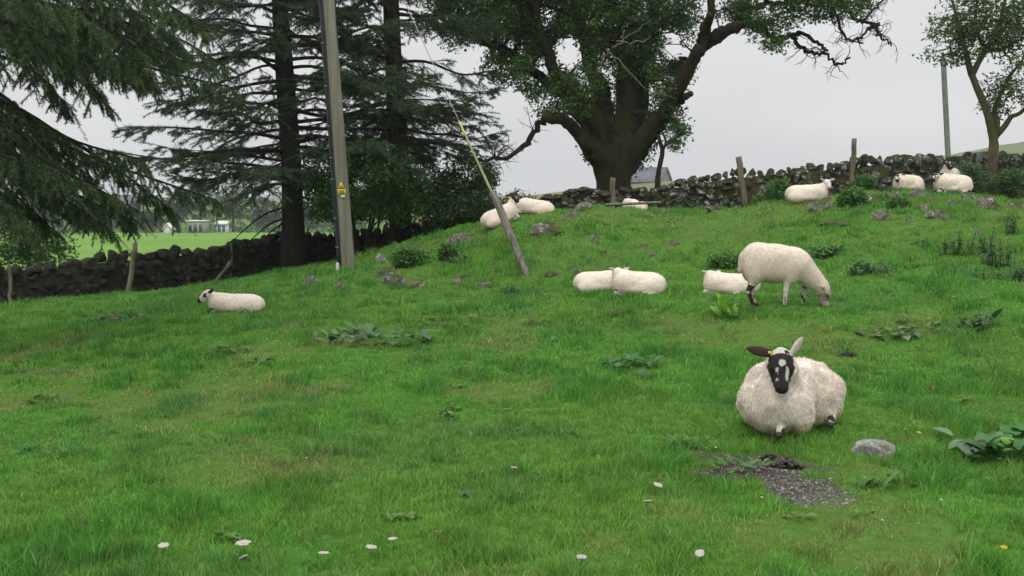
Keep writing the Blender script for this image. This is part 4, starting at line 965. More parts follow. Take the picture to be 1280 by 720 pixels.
# ------------------------------------------------------------------ utility pole, guy wire, posts
def utility_pole():
    b = W(436, 338, 20); b[2] = gz(b[0], b[1]); t = thing('utility_pole', 'tall round wooden utility pole with black conduit and yellow warning sign', 'utility pole', b)
    top = W(392, -250, 20) - b; m = Bag(); s = np.linspace(0, 1, 24)[:, None]; P = np.array([0, 0, -.3]) * (1 - s) + top * s
    add_tube(m, P, np.linspace(.142, .098, 24), 28, .012, 2); m.make('pole', M_pole, t)
    axis = unit(top); side = np.array([-1., -.25, 0]); f = lambda z: axis * z / axis[2]
    c = Bag(); zz = np.linspace(-.1, 8.5, 20); rad = lambda z: .142 - (.044) * z / top[2]
    add_tube(c, np.array([f(z) + unit(side) * (rad(z) + .036) for z in zz]), .034, 12); add_tube(c, np.array([f(z) + unit(side + [0, -.5, 0]) * (rad(z) + .02) for z in zz]), .016, 8); c.make('conduit', M_plastic, t)
    for z in (.45, 1.0, 1.75, 2.15, 2.75, 3.5, 4.3, 5.1):
        k = Bag(); a = np.linspace(0, 2 * np.pi, 15); q = f(z) + unit(side) * (rad(z) + .034)
        add_tube(k, np.c_[q[0] + np.cos(a) * .044, q[1] + np.sin(a) * .044, np.full(15, q[2])], .007, 5); k.make('clip', M_steel, t)
    # warning sign plates face the field
    def plate(name, pts, z, y, mat, dx=0, par=None, th=.004):
        q = f(z); pts = np.array(pts, float) * .82; n = len(pts); x = q[0] + dx + pts[:, 0]; zv = q[2] + pts[:, 1]
        sh = axis[0] / axis[2] * pts[:, 1]; V = np.r_[np.c_[x + sh, np.full(n, q[1] + y), zv], np.c_[x + sh, np.full(n, q[1] + y + th), zv]]
        F = [np.array([list(range(n))]), np.array([list(range(2 * n - 1, n - 1, -1))]), np.array([[i, i + n, (i + 1) % n + n, (i + 1) % n] for i in range(n)])]
        return mk(name, V, F, mat, par or t, smooth=False)
    z = 1.50; yy = -rad(z) - .012
    s1 = plate('warning_triangle', [(-.085, 0), (.085, 0), (0, .15)], z + .070, yy, M_sign)
    plate('border', [(-.072, .008), (.072, .008), (.063, .020), (-.063, .020)], z + .070, yy - .004, M_black, 0, s1); 
    plate('lightning_bolt', [(-.004, .03), (.014, .068), (.004, .066), (.012, .112), (-.014, .07), (-.003, .072)], z + .070, yy - .004, M_black, 0, s1)
    s2 = plate('warning_plate', [(-.095, -.06), (.095, -.06), (.095, .07), (-.095, .07)], z, yy, M_sign)
    for k, (w_, zz_) in enumerate(((.07, .042), (.055, .018), (.062, -.006), (.05, -.030))): plate('text_line', [(-w_, zz_ - .005), (w_, zz_ - .005), (w_, zz_ + .004), (-w_, zz_ + .004)], z, yy - .004, M_black, 0, s2)
    plate('number_tag', [(-.045, -.14), (.045, -.14), (.05, -.09), (.05, -.068), (-.05, -.068), (-.05, -.09)], z, yy + .002, M_white, .015)
    return b, top
PB, PTOP = utility_pole()

p = at(422, 343); V, F = box_vf((0, 0, .09), (.05, .04, .24)); o = mk('stake', V, F, M_white_stake); o.location = p; tag(o, 'short whitish stake standing at the foot of the utility pole', 'stake')

def guy():
    b = at(663, 344); t = thing('guy_wire_anchor', 'leaning weathered wooden rail with yellow guard and thin guy wire', 'guy wire', b)
    D0 = b[1]; topD = D0 + 1.2
    P = lambda px, py, k: W(px, py, D0 + (topD - D0) * k) - b
    p0, p1 = np.array([0, 0, -.15]), P(616, 240, .45); m = Bag(); ax_ = p1 - p0; n = 16; s = np.linspace(0, 1, n)[:, None]
    add_tube(m, p0 + ax_ * s, np.linspace(.058, .066, n), 6, .08, 5); o = m.make('rail', M_weathered, t); 
    g2 = P(574, 152, .62); m = Bag(); add_tube(m, np.linspace(p1 + [.0, -.03, -.05], g2, 8), .018, 8); m.make('wire_guard', M_yellow, t)
    m = Bag(); end = PB + PTOP * .97 - b; g3 = P(505, 0, .8); 
    pts = smooth_path([p0, p1, g2, g3, P(440, -130, .95), end], 40) if False else np.r_[[p0 + [0, -.09, .15]], [p1 + [0, -.09, 0]], [g2], [g3], [end]]
    add_tube(m, pts, .0075, 5); m.make('wire', M_steel, t)
guy()

def post(name, label, x0, y0, x1, y1, D, r, mat=M_post, sides=4, cat='fence post', group=None, bury=.15):
    a, b_ = W(x0, y0, D), W(x1, y1, D); base = a.copy(); m = Bag(); d = unit(b_ - a); P = np.linspace(a - d * bury, b_, 8) - base; r *= .8; P[1:-1] += np.random.default_rng(int(x0)).normal(0, .012, (6, 3)) * (D < 30)
    add_tube(m, P, np.linspace(r * 1.06, r, 8), sides, .05, int(x0)); o = m.make(name, mat); o.location = base; return tag(o, label, cat, group)
G_ = 'old fence posts along the walls'
post('fence_post', 'leaning weathered fence post standing against the mossy wall, tilted left', 931, 254, 923, 196, 24.2, .085, group=G_)
post('fence_post', 'tallest fence post on the mound, beside the leafy sapling at the wall', 1065, 228, 1068, 173, 24.6, .075, group=G_)
post('fence_post', 'straight pale square fence post in front of the giant tree trunk', 766, 264, 766, 222, 22.8, .07, group=G_)
post('fence_post', 'thin fence post leaning on the dark wall below the near spruce', 160, 366, 169, 304, 22.9, .07, group=G_)
post('fence_post', 'fence post at the dark wall under the near spruce boughs, at the edge of view', 14, 378, 11, 330, 21.6, .05, group=G_)
post('fence_post', 'short upright post poking above the dark wall beside the slanted rail', 289, 352, 289, 304, 25, .035, group=G_)
post('broken_rail', 'broken rail propped slantwise against the dark wall above the lone sheep', 262, 362, 288, 327, 24.3, .05, cat='rail', bury=.05)
o = post('distant_pole', 'thin grey distant pole rising beyond the mossy wall', 1186, 214, 1179, 72, 46, .14, M_conc, 14, 'pole')
a, b_ = W(757, 267, 21.2), W(826, 264, 21.8); m = Bag(); add_tube(m, np.linspace(a, b_, 6) - a, .028, 4, .05, 3); o = m.make('fallen_plank', M_weathered); o.location = (a[0], a[1], gz(a[0], a[1]) + .05); tag(o, 'fallen grey plank lying on the crest below the square post', 'plank')
# leaning dead sapling right of the big trunk
D_ = 28.2; bb = W(822, 236, D_); m = Bag()
for q, r0, r1 in (([(822, 240), (823, 215), (828, 190), (825, 178), (822, 168)], .085, .05), ([(828, 190), (832, 178), (829, 168), (824, 160)], .04, .02), ([(828, 186), (840, 176), (852, 165)], .03, .015)):
    add_tube(m, smooth_path(np.array([W(a, b, D_) for a, b in q]) - bb, 12), np.linspace(r0, r1, 12), 7, .15, 4)
o = m.make('dead_sapling', M_bark_big); o.location = bb; tag(o, 'crooked bare sapling stem just right of the giant trunk', 'sapling')

# ------------------------------------------------------------------ rocks
def rock(px, py, w, h_, label, seed, mat=M_rock, dep=None, tilt=0, group=None, sink=.42, D=None, name='rock', cat='rock', boxy=.7, rough=.1, cuts=8):
    if D is None: p = at(px, py)
    else: p = W(px, py, D); p[2] = gz(p[0], p[1])
    s = p[1] / F_PX; ww, hh = w * s, h_ * s; V, F = rock_vf((ww, dep or ww * .7, hh / (1 - sink)), seed, ICO4, boxy, cuts, rough)
    if tilt: c_, s_ = math.cos(tilt), math.sin(tilt); V = np.c_[V[:, 0] * c_ - V[:, 2] * s_, V[:, 1], V[:, 0] * s_ + V[:, 2] * c_]
    V = rotz(V, .15 * math.sin(seed)); V[:, 2] += hh * (1 - .5 / (1 - sink)) ; o = mk(name, V, F, mat); o.location = p; return tag(o, label, cat, group)
rock(1093, 569, 56, 19, 'rounded speckled grey boulder sunk in the grass in front of the woolly sheep', 5, M_boulder, .26, 0, sink=.4, name='boulder', cat='boulder', boxy=.25, cuts=2, rough=.03)
RL = [(685, 292, 44, 15, 'long flat grey rock lying on the mound slope below the two resting sheep', .15), (1028, 263, 46, 13, 'big slanted grey slab beside the white faced sheep on the mound top', .3),
      (1000, 254, 20, 6, 'thin pale flat stone under the resting sheep on the mound top', 0), (1094, 252, 36, 9, 'long low dark stone between the mound nettles', .1), (1117, 247, 17, 10, 'stone just below the black faced sheep near the wall', -.4),
      (1100, 274, 26, 11, 'square cut lichened stone below the nettle clump on the mound', 0), (1146, 246, 18, 10, 'upright stone below the gap between the resting sheep', .1), (1160, 252, 14, 9, 'small tilted stone beside the upright stone on the mound', -.6),
      (1153, 263, 10, 8, 'small wedge stone above the broken outcrop', 0), (1172, 273, 30, 10, 'broken rock outcrop low on the right end of the mound', 0), (1237, 260, 28, 15, 'large dark rock below the slender tree', -.1), (1190, 258, 12, 9, 'lone stone below the pair of resting sheep', 0),
      (1210, 250, 24, 9, 'low stone hidden among the plants below the slender tree', 0), (1270, 259, 26, 8, 'low flat stone at the far end of the mound', 0), (1045, 281, 40, 6, 'pale flat rock slab showing through the turf on the mound face', 0), (1222, 294, 16, 7, 'grey stone among the dark weeds on the slope', 0),
      (1135, 276, 12, 5, 'little pale stone beside the broken outcrop', 0), (390, 352, 20, 10, 'mossy grey stone between the spruce and the utility pole', .2), (383, 359, 13, 11, 'pale white stone nearest the lone sheep by the pole', .1), (424, 361, 16, 9, 'reddish stone in the grass below the utility pole', 0),
      (374, 336, 14, 5, 'white stone at the foot of the open spruce', 0), (477, 329, 15, 13, 'pale upright stone by the dark hollow right of the pole', .2), (483, 343, 22, 11, 'rugged stone left of the long slab near the pole', 0), (496, 353, 34, 9, 'long brown slab of rock on the lower slope', 0),
      (520, 359, 22, 10, 'lichened stone at the end of the long brown slab', 0), (571, 303, 30, 11, 'flat stone on the crest left of the mound sheep', .2), (587, 301, 10, 7, 'small pale stone next to the flat crest stone', 0), (573, 357, 16, 10, 'pointed grey stone in the lower slope grass', .3),
      (609, 359, 20, 8, 'pale stone in a row left of the leaning rail', 0), (596, 358, 10, 6, 'small pebble like stone beside the row left of the leaning rail', 0), (721, 343, 24, 7, 'pale smooth stone right of the leaning rail foot', .1), (690, 343, 24, 5, 'low string of stone beside the leaning rail foot', 0),
      (728, 265, 28, 13, 'dark mossy rock on the crest left of the square post', 0), (742, 301, 13, 7, 'small white stone in the middle of the mound face', 0), (828, 268, 12, 8, 'grey stone on the crest right of the fallen plank', .1), (813, 320, 12, 6, 'pale pebble stone low on the mound face above the pair', 0),
      (843, 306, 12, 8, 'grey stone on the mound face, right of the white stone', 0), (805, 309, 9, 5, 'tiny white stone on the mound face', 0), (893, 255, 24, 6, 'flat pale stone at the foot of the mossy wall', 0), (715, 270, 12, 6, 'grey chip stone below the dark crest rock', 0), (703, 276, 8, 6, 'smallest stone under the dark crest rock', 0), (811, 272, 7, 4, 'white chip stone below the fallen plank', 0)]
for k, (px, py, w, h_, lb, tl) in enumerate(RL): rock(px, py, w, h_, lb, 40 + k, tilt=tl, group='grey stones on the grassy mound' if k not in (17, 18, 19, 20) else 'stones in the grass near the pole', sink=.45)
g = np.random.default_rng(3)
for k in range(30):
    px, py = g.uniform(640, 1270), g.uniform(262, 335)
    if g.uniform() < .35: px, py = g.uniform(480, 720), g.uniform(318, 360)
    if g.uniform() < .4: px, py = g.uniform(690, 860), g.uniform(264, 300)
    rock(px, py, g.uniform(4, 9), g.uniform(2, 3.6), 'fist sized grey stone half sunk in the turf of the mound', 200 + k, group='small stones scattered on the mound turf', sink=.35)

# ------------------------------------------------------------------ plants
def leaf_strip(bag, p, az, L_, wd, rise, curl, c, g, seg=5):
    """a broad leaf with a midrib fold, arching outward"""
    s = np.linspace(0, 1, seg + 1); d = np.array([math.cos(az), math.sin(az), 0]); sd_ = np.array([-d[1], d[0], 0])
    mid = p + d * (s * L_)[:, None]; mid[:, 2] += rise * L_ * s - curl * L_ * s ** 2
    w = wd * np.sin(np.pi * np.clip(s * .92 + .06, 0, 1)) ** .7 * (1 + .15 * g.normal(0, 1, seg + 1)); w[-1] = 0
    l, r = mid + sd_ * w[:, None] + [0, 0, .12 * wd], mid - sd_ * w[:, None] + [0, 0, .12 * wd]
    V = np.stack([l, mid, r], 1).reshape(-1, 3); i = np.arange(seg) * 3
    bag.add(V, np.r_[np.c_[i, i + 1, i + 4, i + 3], np.c_[i + 1, i + 2, i + 5, i + 4]], np.array(c) * g.uniform(.7, 1.25))

def broad_plant(px, py, label, n, R_, L_, seed, c=(.09, .19, .045), c2=None, wide=.3, rise=.6, name='dock_plant', cat='weed', group=None, h0=.03):
    g = np.random.default_rng(seed); p = at(px, py); bag = Bag()
    for _ in range(n):
        a, r = g.uniform(0, 2 * np.pi), R_ * math.sqrt(g.uniform()); x, y = r * math.cos(a) * 1.25, r * math.sin(a) * .7; l = L_ * g.uniform(.5, 1.2)
        cc = c if c2 is None or g.uniform() < .75 else c2
        leaf_strip(bag, np.array([x, y, gz(p[0] + x, p[1] + y) - p[2] + h0 * g.uniform(.2, 1.2)]), g.uniform(0, 2 * np.pi), l, l * wide * g.uniform(.7, 1.2), rise * g.uniform(.5, 1.3), g.uniform(.3, .9), cc, g)
    o = bag.make(name, M_leaf); o.location = p; return tag(o, label, cat, group)
RU = (.20, .12, .05)
GW = 'broad leaved weeds in the pasture'
broad_plant(465, 428, 'widest patch of grey green broad leaved weed in the middle of the field', 60, .50, .17, 1, (.10, .17, .075), None, .3, .9, group=GW, h0=.08)
broad_plant(272, 445, 'broad leaved weed patch with a few rusty leaves below the lone sheep', 34, .34, .13, 2, (.09, .18, .045), RU, .28, .6, group=GW, h0=.05)
broad_plant(318, 458, 'small dark leaved weed right beside the rusty leaved patch', 14, .16, .12, 3, (.07, .15, .04), None, .28, .6, group=GW, h0=.05)
broad_plant(142, 404, 'dark weed patch on the shaded grass near the dark wall', 34, .42, .15, 4, (.07, .15, .04), RU, .28, .7, group=GW, h0=.06)
broad_plant(122, 424, 'yellowing weed patch in front of the dark weed patch', 24, .34, .10, 5, (.11, .17, .05), RU, .28, .5, group=GW)
broad_plant(556, 406, 'yellow green weed patch with rust tints up from the widest weed patch', 36, .42, .13, 6, (.14, .21, .04), RU, .28, .6, group=GW, h0=.05)
broad_plant(545, 393, 'small dark weed above the yellow green patch', 12, .18, .12, 7, (.06, .14, .04), None, .28, .6, group=GW, h0=.05)
broad_plant(797, 460, 'dark glossy broad leaved weed left of the woolly sheep', 30, .26, .15, 8, (.06, .17, .05), None, .3, .7, group=GW, h0=.06)
broad_plant(770, 395, 'weed with one rusty leaf just in front of the resting pair', 16, .22, .12, 9, (.10, .19, .06), RU, .3, .7, group=GW, h0=.05)
broad_plant(676, 405, 'small dark weed in front and left of the resting pair', 14, .15, .10, 10, (.05, .14, .03), None, .25, .8, group=GW, h0=.05)
broad_plant(908, 400, 'bright upright lime green weed in front of the grazing sheep', 12, .08, .20, 11, (.16, .33, .03), None, .22, 1.7, group=GW, h0=.05)
broad_plant(1112, 420, 'pale leaved weed patch to the right of the woolly sheep', 26, .26, .13, 12, (.11, .17, .07), (.2, .2, .13), .3, .6, group=GW, h0=.05)
broad_plant(1140, 407, 'weed patch just above the pale leaved patch', 20, .24, .11, 13, (.09, .19, .04), None, .3, .6, group=GW, h0=.05)
broad_plant(1195, 377, 'low brown tinged weed on the slope foot', 18, .28, .10, 14, (.08, .15, .04), RU, .3, .5, group=GW)
broad_plant(1225, 408, 'tall dark dock beside the low weeds at the slope foot', 16, .22, .16, 15, (.06, .13, .04), None, .2, 1.4, group=GW, h0=.05)
broad_plant(1180, 415, 'grey green weed between the pale patch and the tall dock', 18, .24, .10, 16, (.08, .17, .05), None, .3, .5, group=GW)
broad_plant(1270, 574, 'large dock plant with big glossy leaves beyond the boulder', 70, .26, .14, 17, (.06, .18, .035), (.12, .28, .03), .32, 1.0, name='dock_plant', cat='dock plant', h0=.10)
broad_plant(1225, 556, 'pale flat dock leaf cluster at the edge of the large dock plant', 7, .18, .22, 18, (.13, .22, .10), None, .3, .4, name='dock_plant', cat='dock plant', h0=.06)
broad_plant(640, 520, 'small bluish broad leaved weed alone in the near grass', 8, .08, .09, 19, (.09, .19, .08), None, .3, .7, group=GW)
broad_plant(560, 330, 'low leafy weed on the slope near the crest stones', 30, .3, .13, 20, (.05, .13, .035), None, .3, .9, group=GW, h0=.1)
for k, (px, py, lb) in enumerate([(60, 505, 'faint tuft of broad leaves in the near left grass'), (865, 560, 'tuft of broad leaves left of the bare gravel'), (1100, 610, 'tuft of broad leaves right of the bare gravel'), (930, 588, 'leafy tuft growing at the edge of the bare gravel')]):
    broad_plant(px, py, lb, 24, .16, .10, 30 + k, (.08, .2, .035), None, .18, 1.1, group=GW, h0=.02)

g = np.random.default_rng(19)
for k in range(34):
    px, py = g.uniform(20, 1260), g.uniform(395, 690)
    if 900 < px < 1090 and 420 < py < 640: continue
    broad_plant(px, py, 'small low leafy rosette dotted in the short pasture grass', int(g.integers(8, 18)), .06, .035 + .022 * g.uniform(), 500 + k, [(.09, .22, .04), (.07, .17, .05), (.14, .22, .06)][k % 3], RU if k % 4 == 0 else None, .34, 1.0, 'weed_rosette', 'weed', 'small leafy rosettes in the pasture', .02)

def nettle(px, py, w, h_, label, seed, c0=(.045, .12, .025), c1=(.10, .23, .045), n=70, D=None, per=30, name='nettle_clump', cat='nettles', size=.06, group=None):
    if D is None: p = at(px, py)
    else: p = W(px, py, D); p[2] = gz(p[0], p[1])
    s = p[1] / F_PX; rx, rz = w * s / 2, h_ * s
    return bush(name, label, cat, [((p[0], p[1], p[2] + rz * .42), (rx * .9, rx * .55, rz * .5), n)], size, per, c0, c1, seed, .13, 12, base=p, group=group)
GN = 'nettles and leafy clumps on the mound'
nettle(972, 250, 34, 38, 'tall bright nettle clump against the mossy wall left of the white faced sheep', 1, n=110, D=23.8, group=GN)
nettle(950, 250, 16, 20, 'small nettle clump below the leaning fence post', 6, n=40, D=23.8, group=GN)
nettle(1082, 228, 28, 34, 'nettle clump at the foot of the tallest fence post', 2, n=80, D=24.3, group=GN)
nettle(1065, 262, 34, 28, 'round green nettle clump right of the big slanted slab', 3, n=90, group=GN)
nettle(1122, 262, 24, 14, 'low spiky clump between the mound stones', 4, n=50, group=GN)
nettle(512, 335, 46, 26, 'rounded nettle clump between the pole and the evergreen bush', 5, n=120, group=GN)
nettle(562, 324, 22, 22, 'small nettle clump below the flat crest stone', 7, n=50, group=GN)
nettle(1212, 246, 60, 38, 'feathery tall weeds below the mossy wall left of the slender tree', 8, (.05, .10, .04), (.11, .19, .065), n=100, D=23.6, group=GN)
nettle(1262, 254, 56, 42, 'tall leafy weeds crowding the foot of the slender tree', 9, (.04, .09, .03), (.09, .18, .05), n=110, D=23.4, group=GN)
nettle(908, 334, 52, 17, 'dark rushy clump directly behind the grazing sheep', 10, (.06, .17, .035), (.12, .26, .055), n=60, group=GN)
nettle(1035, 320, 46, 10, 'grey green low clump on the slope behind the grazing head', 11, (.07, .18, .05), (.13, .27, .075), n=44, group=GN)
nettle(1075, 342, 24, 11, 'thistle clump on the slope right of the grazing sheep', 12, (.07, .17, .05), (.13, .25, .075), n=26, group=GN)
nettle(640, 372, 14, 8, 'tiny dark clump at the slope foot left of the pair', 13, (.04, .09, .03), (.07, .14, .05), n=16, group=GN)

def upright_weed(px, py, h_, label, seed, ns=6, spread=.12, c=(.07, .15, .05), group='tall dark weeds on the right slope', D=None):
    g = np.random.default_rng(seed); p = at(px, py) if D is None else None
    if D is not None: p = W(px, py, D); p[2] = gz(p[0], p[1])
    hh = h_ * p[1] / F_PX; st, lf = Bag(), Bag(); t = thing('tall_weed', label, 'weed', p, group=group)
    for k in range(ns):
        b0 = np.array([g.normal(0, spread), g.normal(0, spread), -.03]); tp = b0 + [g.normal(0, .05), g.normal(0, .05), hh * g.uniform(.6, 1.05)]; add_tube(st, np.linspace(b0, tp, 5), np.linspace(.006, .003, 5), 3)
        for q in range(int(10 + hh * 30)):
            f = g.uniform(.1, 1); leaf_strip(lf, b0 + (tp - b0) * f, g.uniform(0, 6.28), .09 * (1.15 - f * .6), .016, .8, .9, c, g, 3)
    st.make('stems', mat_attr('stem', .7) if False else M_bark_young, t); lf.make('leaves', M_leaf, t); return t
for k, (px, py, hh, lb) in enumerate([(1204, 318, 32, 'slim dark thistle, first of the row on the right slope'), (1236, 318, 34, 'dark thistle next to the grey stone on the right slope'), (1244, 332, 26, 'dark weed just below the thistle near the grey stone'), (1265, 290, 30, 'dark rush tuft nearest the far end of the mound'), (1260, 335, 40, 'tall thistle at the slope end with three spires'),
        (1276, 350, 30, 'grey green thistle lowest on the right slope'), (1176, 318, 20, 'short weed in the middle of the right slope'), (1225, 345, 16, 'low weed below the row of thistles'), (1085, 342, 18, 'short dark weed behind the small thistle clump'), (1145, 305, 12, 'low tuft below the broken outcrop'), (1218, 412, 26, 'single dark upright dock stalk on the right grass'), (1107, 342, 20, 'small lone thistle right of the thistle clump')]):
    upright_weed(px, py, hh, lb, 60 + k, 7 if hh > 20 else 4, .10)
upright_weed(1076, 205, 34, 'sapling sprig with small dark leaves standing above the mossy wall', 90, 5, .05, (.03, .06, .02), None, 24.7)

# ------------------------------------------------------------------ flowers and dung
def flower(px, py, kind, label, seed, group, name='wildflower', r=.02, h_=.09):
    g = np.random.default_rng(seed); p = at(px, py); p = p; t = thing(name, label, 'wildflower', p, group=group); t.rotation_euler = (g.normal(0, .22), g.normal(0, .22), g.uniform(0, 6)); st = Bag(); add_tube(st, [[0, 0, -.01], [.004, 0, h_ * .5], [0, .004, h_]], [.0018, .0015, .0013], 4, c=(.08, .16, .03)); st.make('stem', M_leaf, t)
    b = Bag()
    if kind == 'yarrow':
        for _ in range(60):
            a, q = g.uniform(0, 6.28), r * math.sqrt(g.uniform()) * g.uniform(.8, 1); V, F = ICO2; b.add(V * [.0085, .0085, .005] + [q * math.cos(a), q * math.sin(a), h_ + .004 - q * q * 4], F, np.array([.56, .53, .47]) * g.uniform(.85, 1.1))
    else:
        c = (.72, .52, .02) if kind == 'yellow' else (.75, .74, .70)
        for k in range(16 if kind == 'yellow' else 12):
            a = k / (16 if kind == 'yellow' else 12) * 6.283 + g.normal(0, .08); d = np.array([math.cos(a), math.sin(a), 0]); s_ = np.array([-d[1], d[0], 0]) * r * .2
            b.add([[0, 0, h_], d * r * .55 + s_ + [0, 0, h_ + r * .25], d * r + [0, 0, h_ + r * .2], d * r * .55 - s_ + [0, 0, h_ + r * .25]], [[0, 1, 2, 3]], c)
        V, F = ICO2; b.add(V * [r * .3, r * .3, r * .2] + [0, 0, h_ + r * .15], F, (.7, .45, .02))
    b.make('flower_head', M_petal, t)
for k, (px, py, r_, lb) in enumerate([(305, 697, .036, 'largest flat white flower head in the near grass'), (461, 705, .026, 'round white flower head in the near grass, right of the largest'), (492, 694, .02, 'white flower head just right of the round one'), (312, 716, .016, 'white flower head right under the largest one'), (404, 713, .020, 'dull cream flower head between the white ones'), (818, 620, .024, 'cream flat flower head left of the gravel'), (811, 645, .020, 'smaller cream flower head under the first beside the tuft'), (727, 716, .018, 'white flower head beneath the tall lush tuft'), (878, 706, .018, 'flower head at the foot of the tall dry stem'), (206, 702, .02, 'dull beige flower head in the near left grass'), (640, 600, .016, 'small straw coloured flower head in the near grass')]):
    flower(px, py, 'yarrow', lb, k, 'white flat flower heads in the near grass', 'yarrow', r_, .07)
for k, (px, py) in enumerate([(127, 664), (385, 582), (1176, 636), (1101, 662), (1150, 668), (893, 565), (882, 572), (1080, 440), (1132, 545), (1155, 458), (1262, 470), (950, 632), (165, 465), (700, 430), (1260, 560), (1247, 575), (1120, 455)]):
    flower(px, py, 'white', 'tiny white daisy dotted in the short grass', 50 + k, 'tiny white daisies in the grass', 'daisy', .009, .05)
for k, (px, py, lb) in enumerate([(1253, 700, 'yellow dandelion in the near grass below the large dock'), (1147, 552, 'yellow dandelion just right of the boulder'), (1228, 438, 'yellow flower on the grass right of the pale weeds'), (1145, 440, 'dull yellow flower below the pale weeds'), (1260, 475, 'small yellow flower above the large dock'), (558, 430, 'small yellow flower right of the widest weed patch')]):
    flower(px, py, 'yellow', lb, 80 + k, 'yellow dandelions in the grass', 'dandelion', .018, .06)
def dung(px, py, n, sx_, label, seed):
    g = np.random.default_rng(seed); p = at(px, py); b = Bag()
    for _ in range(n):
        s = g.uniform(.012, .028); V, F = rock_vf((s * 1.3, s, s), int(g.integers(1e6)), ICO2, .3, 0, .1); x, y = g.normal(0, sx_), g.normal(0, sx_ * .5); b.add(rotz(V, g.uniform(0, 6)) + [x, y, gz(p[0] + x, p[1] + y) - p[2] + s * .4 + max(0, .05 - abs(x) * .5) * g.uniform(0, 1)], F)
    o = b.make('sheep_dung', M_dung); o.location = p; tag(o, label, 'dung')
dung(985, 586, 110, .055, 'black heap of sheep dung at the top of the gravel patch', 1); dung(962, 579, 24, .03, 'small black dung clot left of the larger heap', 2); dung(1062, 447, 60, .05, 'black dung on the grass behind the woolly sheep', 3)

# ------------------------------------------------------------------ far side of the fields
def far_building(name, label, px, D, w, d, wh, rh, wallm, roofm, rot=0, wins=(), cat='building', chim=False):
    x = (px - 640) / F_PX * D; z = float(base_h(np.array([x]), np.array([D]))[0]); t = thing(name, label, cat, (x, D, z), rot)
    V, F = box_vf((0, 0, wh / 2 - .2), (w, d, wh + .4)); walls = Bag(); walls.add(V, F)
    if rh > 0:
        walls.add([[-w / 2, -d / 2, wh], [-w / 2, d / 2, wh], [-w / 2, 0, wh + rh - .05]], [[0, 1, 2]]); walls.add([[w / 2, -d / 2, wh], [w / 2, d / 2, wh], [w / 2, 0, wh + rh - .05]], [[0, 2, 1]])
    walls.make('wall', wallm, t, smooth=False); rf = Bag(); o_ = .25
    if rh > 0:
        for s in (-1, 1):
            a = np.array([[-w / 2 - o_, s * (d / 2 + o_), wh - o_ * rh / (d / 2)], [w / 2 + o_, s * (d / 2 + o_), wh - o_ * rh / (d / 2)], [w / 2 + o_, 0, wh + rh], [-w / 2 - o_, 0, wh + rh]]); b_ = a + [0, 0, .14]
            rf.add(np.r_[a, b_], [[0, 1, 2, 3], [7, 6, 5, 4], [0, 4, 5, 1], [1, 5, 6, 2], [3, 2, 6, 7], [0, 3, 7, 4]])
    else: V, F = box_vf((0, 0, wh + .1), (w + .3, d + .3, .16)); rf.add(V, F)
    r_ = rf.make('roof', roofm, t, smooth=False)
    if chim: V, F = box_vf((-w * .3, 0, wh + rh + .25), (.7, .5, .9)); mk('chimney', V, F, wallm, r_, smooth=False)
    for (wx, wz, ww, wh_, mt) in wins: V, F = box_vf((wx, -d / 2 - .02, wz), (ww, .06, wh_)); mk('window', V, F, mt, t, smooth=False)
    return t
far_building('house', 'grey slate roofed house just visible behind the wall right of the giant trunk', 812, 150, 4.6, 5, 2.6, 1.9, M_render, M_slate, R(-25), [(-.9, 1.5, .8, 1, M_glass), (.9, 1.5, .8, 1, M_glass)], 'house', True)
far_building('shed', 'pale flat roofed shed with pillars across the far field', 248, 178, 3.0, 3, 2.0, 0, M_render, M_white, 0, [(-.9, .9, .5, 1.2, M_glass), (0, .9, .5, 1.2, M_glass), (.9, .9, .5, 1.2, M_glass)], 'shed')
far_building('shed', 'small white topped blue shed at the far field edge', 279, 180, 1.7, 1.6, 1.6, .4, M_white, M_white, 0, [(-.4, .8, .5, 1.1, M_bluepaint), (.35, .8, .5, 1.1, M_bluepaint)], 'shed')
far_building('shed', 'tiny white gabled shed left of the pale flat roofed one', 211, 172, 1.2, 1.2, .9, .7, M_white, M_white, R(90), [], 'shed')
far_building('house', 'hazy grey roofed house beyond the far hedge on the left', 148, 230, 6, 6, 3.8, 3.2, M_slate, M_slate, R(10), [], 'house')

def far_tree(px, D, topy, w, label, seed, conical=False, c0=(.035, .06, .03), c1=(.07, .10, .045)):
    g = np.random.default_rng(seed); x = (px - 640) / F_PX * D; z = float(base_h(np.array([x]), np.array([D]))[0]); top = W(px, topy, D)[2] - z; rx = w * D / F_PX / 2
    t = thing('far_tree', label, 'tree', (x, D, z), group='trees beyond the far field'); tr = Bag(); add_tube(tr, np.array([[0, 0, -.3], [.05, 0, top * .5], [0, 0, top * .9]]), [.28, .2, .05], 7); tr.make('trunk', M_bark_spruce, t)
    n = 120 if not conical else 90; C = ellipsoid_pts((0, 0, top * .56), (rx, rx, top * .44), n, g)
    if conical: h_ = g.uniform(.08, 1, n); a = g.uniform(0, 6.28, n); C = np.c_[np.cos(a) * rx * (1 - h_) ** .8, np.sin(a) * rx * (1 - h_) ** .8, h_ * top]
    lp = clump_points(C, .75 if not conical else .4, 34, g, .8); V, F, cc = leaves(lp, .42, c0, c1, g, .3); f = Bag(); f.add(V, F, cc); f.make('crown', M_leaf, t, smooth=False)
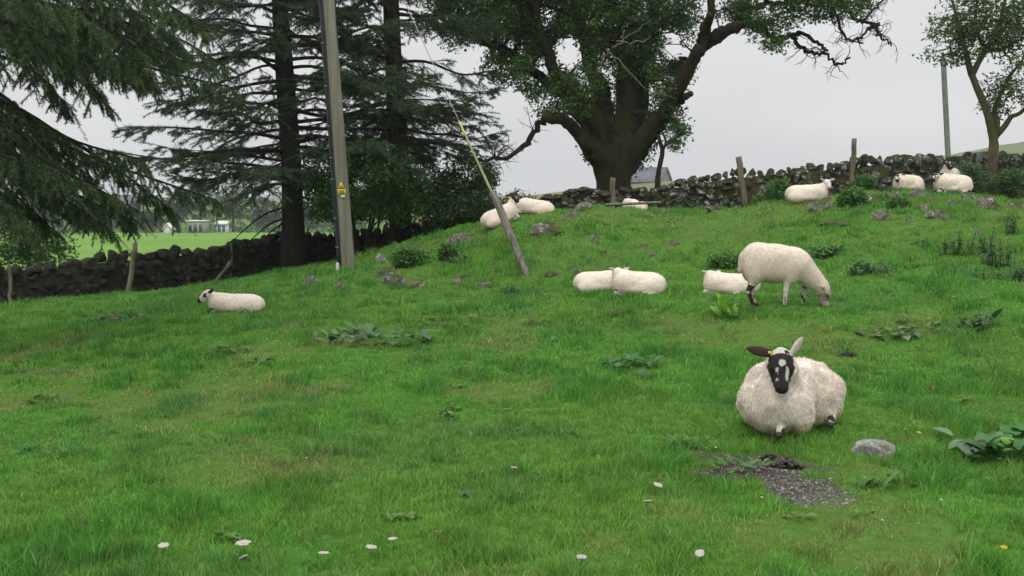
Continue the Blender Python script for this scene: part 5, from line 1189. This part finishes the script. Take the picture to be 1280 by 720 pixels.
FT = [(-60, 190, 235, 70, 'tall far tree out beyond the wall on the left edge'), (10, 195, 240, 60, 'far tree seen under the near spruce boughs, end of the line'), (60, 188, 246, 56, 'rounded far tree just left of the hazy house'), (105, 192, 252, 44, 'low far tree beside the hazy house'),
      (190, 196, 262, 30, 'short far tree right of the pointed conifer'), (222, 196, 238, 36, 'slim far tree behind the tiny white shed'), (252, 198, 222, 44, 'tallest far tree behind the pale flat roofed shed'), (292, 200, 228, 44, 'broad far tree behind the blue shed'), (330, 196, 246, 46, 'far tree left of the open spruce trunk'), (385, 194, 254, 40, 'far tree seen between the open spruce and the pole'), (425, 200, 248, 46, 'far tree hidden mostly by the utility pole')]
for k, (a, D, b, w, lb) in enumerate(FT): far_tree(a, D, b, w, lb, 300 + k)
far_tree(172, 205, 252, 22, 'pointed grey green conifer standing beyond the far field', 320, True)
# hedge bank closing the far field
g = np.random.default_rng(12); xs = np.linspace(-115, -26, 150); C = []
for x in xs:
    yb = 186 + 4 * math.sin(x * .1); z = float(base_h(np.array([x]), np.array([yb]))[0]); C.append([x, yb + g.normal(0, .5), z + g.uniform(.2, 1.5)])
C = np.array(C); lp = clump_points(np.repeat(C, 3, 0) + g.normal(0, .35, (450, 3)), .7, 30, g, .8); V, F, cc = leaves(lp, .34, (.05, .06, .04), (.09, .10, .06), g); o = mk('hedgerow', V - C[75], F, M_leaf, None, cc, False); o.location = C[75]; tag(o, 'brownish hedgerow along the end of the far field', 'hedge')
def haze():
    lo, hi = np.array([-2200., -30., -8.]), np.array([2200., 1600., 36.]); V = np.array([[x, y, z] for x in (lo[0], hi[0]) for y in (lo[1], hi[1]) for z in (lo[2], hi[2])]); _, F = box_vf((0, 0, 0), (1, 1, 1))
    m = bpy.data.materials.new('haze_air'); m.use_nodes = True; nt = m.node_tree; nt.nodes.remove(nt.nodes['Principled BSDF']); v = N(nt, 'ShaderNodeVolumePrincipled'); v.inputs['Color'].default_value = (.93, .95, .97, 1); v.inputs['Density'].default_value = .00045; v.inputs['Anisotropy'].default_value = .2
    nt.links.new(v.outputs[0], nt.nodes['Material Output'].inputs['Volume']); o = mk('haze', V, F, m, smooth=False, kind='stuff'); tag(o, 'thin damp haze paling the far trees and hill', 'haze')
HAZE = True
if HAZE: haze()
print('built in', round(time.time() - T0, 1))
